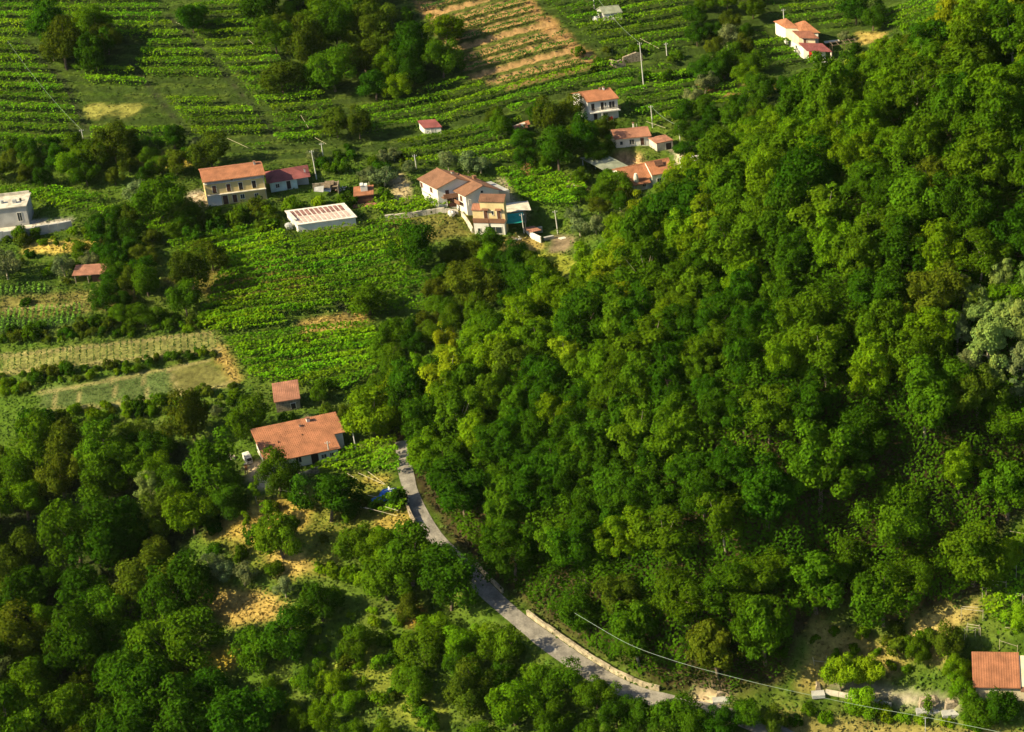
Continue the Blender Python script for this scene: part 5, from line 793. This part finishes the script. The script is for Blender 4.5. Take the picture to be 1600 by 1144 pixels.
for fx, fy, tx, ty, l in POLES[:-1]:
    p = at(fx, fy); s_ = FPX / float((p - CAM) @ FWD); hh = (fy - ty) / (s_ * .9); pr0 = project(p[0], p[1], p[2] + hh); lean = (tx - float(pr0[0])) / s_ * .35; r = empty('utility_pole', tuple(p)); tag(r, 'pale utility pole ' + l, 'pole', 'utility poles'); big = hh > 3
    MB().tube([(0, 0, -.4), (lean, 0, hh)], [.15 if big else .08, .09 if big else .05], 8).build('shaft', M['pole'], r)
    if big: MB().box(lean - .5, -.04, hh - .4, lean + .5, .04, hh - .32).build('crossarm', M['metal'], r); [MB().tube([(lean + d, 0, hh - .32), (lean + d, 0, hh - .12)], .05, 6).build('insulator', M['white'], r) for d in (-.42, .42)]
    TOPS.append((p[0] + lean, p[1], p[2] + hh))
def cable(a, b, sag, label, r_=.026):
    a, b = np.array(a, float), np.array(b, float); P_ = [a + (b - a) * t - np.array((0, 0, 4 * sag * t * (1 - t))) for t in np.linspace(0, 1, 17)]; o0 = P_[0]; o = MB().tube([p - o0 for p in P_], r_, 4).build('power_cable', M['cable']); o.location = tuple(o0); tag(o, label, 'cable')
cable(TOPS[14], TOPS[7], 1.2, 'cable coming down from the hill to the tall pole on the vine slope'); cable(TOPS[8], TOPS[9], .8, 'cable from the pole behind the white house to the garage pole')
e = at(1082, 226); cable(TOPS[9], (e[0], e[1], e[2] + 2), .8, 'cable dropping from the garage pole into the ridge trees'); e = at(20, 100); cable((e[0], e[1], e[2] + 6), TOPS[13], 1.5, 'faint cable slanting down over the shaded corner terraces', .022)
def free(px, py, lift): p = at(px, py); d = ray(px, py); return None
def above(px, py, h_): # the point seen at (px, py) that hangs h_ above the ground
    d = ray(px, py); t = np.arange(150, 900, .5); q = CAM[None] + d[None] * t[:, None]; b = np.nonzero(q[:, 2] < H(q[:, 0], q[:, 1]) + h_)[0]; return q[b[0]]
wp = [above(898, 958, 8), above(985, 1010, 9), above(1075, 1040, 10), above(1200, 1072, 10), above(1350, 1104, 9), above(1445, 1120, 8), above(1640, 1160, 8)]
P_ = smoothline(np.array(wp), 2.0); o = MB().tube([p - P_[0] for p in P_], .028, 4).build('power_cable', M['cable']); o.location = tuple(P_[0]); tag(o, 'long pale green cable sweeping over the treetops down to the yard', 'cable')
g = at(1446, 1143); prop('cable_post', 1446, 1143, 'thin metal post holding the long sweeping cable', 'pole', [('shaft', MB().tube([(0, 0, -.3), (0, 0, 2.6)], .06, 6), 'metal'), ('bracket', MB().box(-.3, -.03, 2.4, .3, .03, 2.46), 'metal')])
from collections import defaultdict
# bleached trellis canes, each a thing
CANES = [((543, 740), (560, 750)), ((560, 739), (600, 757)), ((575, 737), (602, 757)), ((552, 790), (575, 795)), ((570, 793), (620, 806)), ((602, 792), (622, 798)), ((575, 774), (592, 777)), ((432, 765), (478, 772)), ((1502, 951), (1536, 955)), ((1504, 948), (1528, 949)), ((1510, 979), (1532, 982)), ((1512, 975), (1530, 978)), ((1507, 984), (1524, 985)), ((1557, 882), (1588, 886)), ((1548, 907), (1572, 910)), ((1535, 920), (1541, 914)), ((1577, 928), (1600, 932)), ((1562, 1001), (1590, 1010)), ((1532, 912), (1560, 914)), ((1578, 830), (1600, 834)), ((1580, 925), (1598, 929)), ((1570, 980), (1590, 984)),
         ((385, 60), (400, 72)), ((275, 35), (300, 46)), ((310, 5), (335, 26)), ((355, 216), (390, 232)), ((470, 180), (482, 200)), ((492, 215), (510, 225)), ((1000, 60), (1030, 76)), ((1010, 190), (1040, 200)), ((455, 105), (468, 118))]
CN = defaultdict(int); from_w = ''
G3 = 'bleached trellis canes over the vines'
for (a, b), (c, d) in sorted(CANES, key=lambda k: k[0][1] + k[1][1]):
    hh = 2.0; p, q = above(a, b, hh), above(c, d, hh); r = empty('trellis_cane', tuple(p)); v = q - p
    where = 'near the blue tarpaulin and lane' if a < 640 and b > 700 else 'on the pergola above the reddish roof' if a > 1400 else 'over the upper terraces'
    CN[where] += 1; tag(r, ['', 'second ', 'third ', 'fourth ', 'fifth ', 'sixth ', 'seventh ', 'eighth ', 'ninth ', 'tenth ', 'eleventh ', 'twelfth ', 'thirteenth ', 'fourteenth ', 'fifteenth '][CN[where] - 1] + ('bleached trellis cane ' if CN[where] > 1 else 'topmost bleached trellis cane ') + ('down, ' if CN[where] > 1 else '') + where, 'cane', 'bleached trellis canes ' + where); MB().tube([(0, 0, 0), tuple(v)], .04, 5).build('cane', M['canes'], r)
    for k, e in (((0, p), (1, q)) if a > 1400 and (a + b) % 2 else ()): z = float(H(e[0], e[1])) - e[2]; x = v * k; MB().tube([(x[0], x[1], x[2] + .25), (x[0], x[1], x[2] + z - .2)], .04, 5).build('prop_post', M['canes'], r)

# ---------------------------------------------------------------- say which plant is which
LM = [(365, 290, 'the yellow farmhouse'), (498, 348, 'the long white shed'), (725, 300, 'the double villa'), (765, 340, 'the yellow fronted house'), (475, 695, 'the long orange roof'), (450, 628, 'the stone hut'), (930, 165, 'the white house with balcony'), (990, 222, 'the salmon roofed bungalow'), (1010, 280, 'the stepped orange roof'), (1258, 70, 'the pyramid roofed villa'),
      (22, 340, 'the flat roofed house'), (140, 432, 'the red roofed shelter'), (676, 203, 'the tiny pink roofed shed'), (605, 773, 'the blue tarpaulin'), (1560, 1040, 'the reddish edge roof'), (1470, 1100, 'the cement trough'), (920, 1030, 'the long cream road wall'), (750, 905, 'the short cream wall'), (958, 22, 'the small grey hill shed'), (983, 98, 'the ruined stone walls'), (1540, 500, 'the pale willows'), (945, 266, 'the grey green canopy'),
      (335, 560, 'the sandy field path'), (410, 740, 'the pale drive'), (100, 385, 'the straw yellow strip'), (975, 450, 'the brightest yellow tree'), (1340, 1000, 'the dry orange slope'), (385, 945, 'the bare sandy patch'), (1280, 1150, 'the bottom cable'), (0, 1144, 'the low dark photo corner'), (1600, 0, 'the high ridge corner'), (1200, 600, 'the middle of the wooded hill'), (600, 1070, 'the small grassy clearing')]
WT = dict(mid='mid green', deep='deep green', bright='fresh bright green', yellow='yellow green', olive='grey green', pale='pale silvery', dull='dull olive green', lime='lime green')
WK = dict(forest='rounded woodland tree', feather='tall feathery tree', broad='broad crowned tree', olive='olive tree', willow='feathery willow tree', shrub='bush', sapling='sapling')
GRP = dict(forest='trees covering the ridge on the right', grove='broadleaf trees of the groves and orchards', olives='olive trees near the houses', willows='pale willows on the wooded hill', shrubs='bushes on the banks and clearings')
bins = defaultdict(list)
for t, key, tint, a, b, zone in PLANTS:
    d = [(math.hypot(a - x, b - y), n) for x, y, n in LM]; dist, n = min(d); size = 'small ' if t.scale[0] < .62 and key != 'shrub' else 'large ' if t.scale[0] > .95 and key != 'shrub' else ''
    bins[(size + WT[tint] + ' ' + WK[key], n)].append((dist, t, zone, key))
def ordinal(i): return ['', 'second', 'third', 'fourth', 'fifth', 'sixth', 'seventh', 'eighth', 'ninth', 'tenth', 'eleventh', 'twelfth'][i] if i < 12 else '%dth' % (i + 1)
for (desc, n), L_ in bins.items():
    for i, (dist, t, zone, key) in enumerate(sorted(L_, key=lambda q: q[0])):
        lab = '%s close to %s' % (desc, n) if i == 0 and dist < 90 else '%s, first out from %s' % (desc, n) if i == 0 else '%s, %s out from %s' % (desc, ordinal(i), n)
        tag(t, lab, 'bush' if key == 'shrub' else 'tree', GRP[zone])
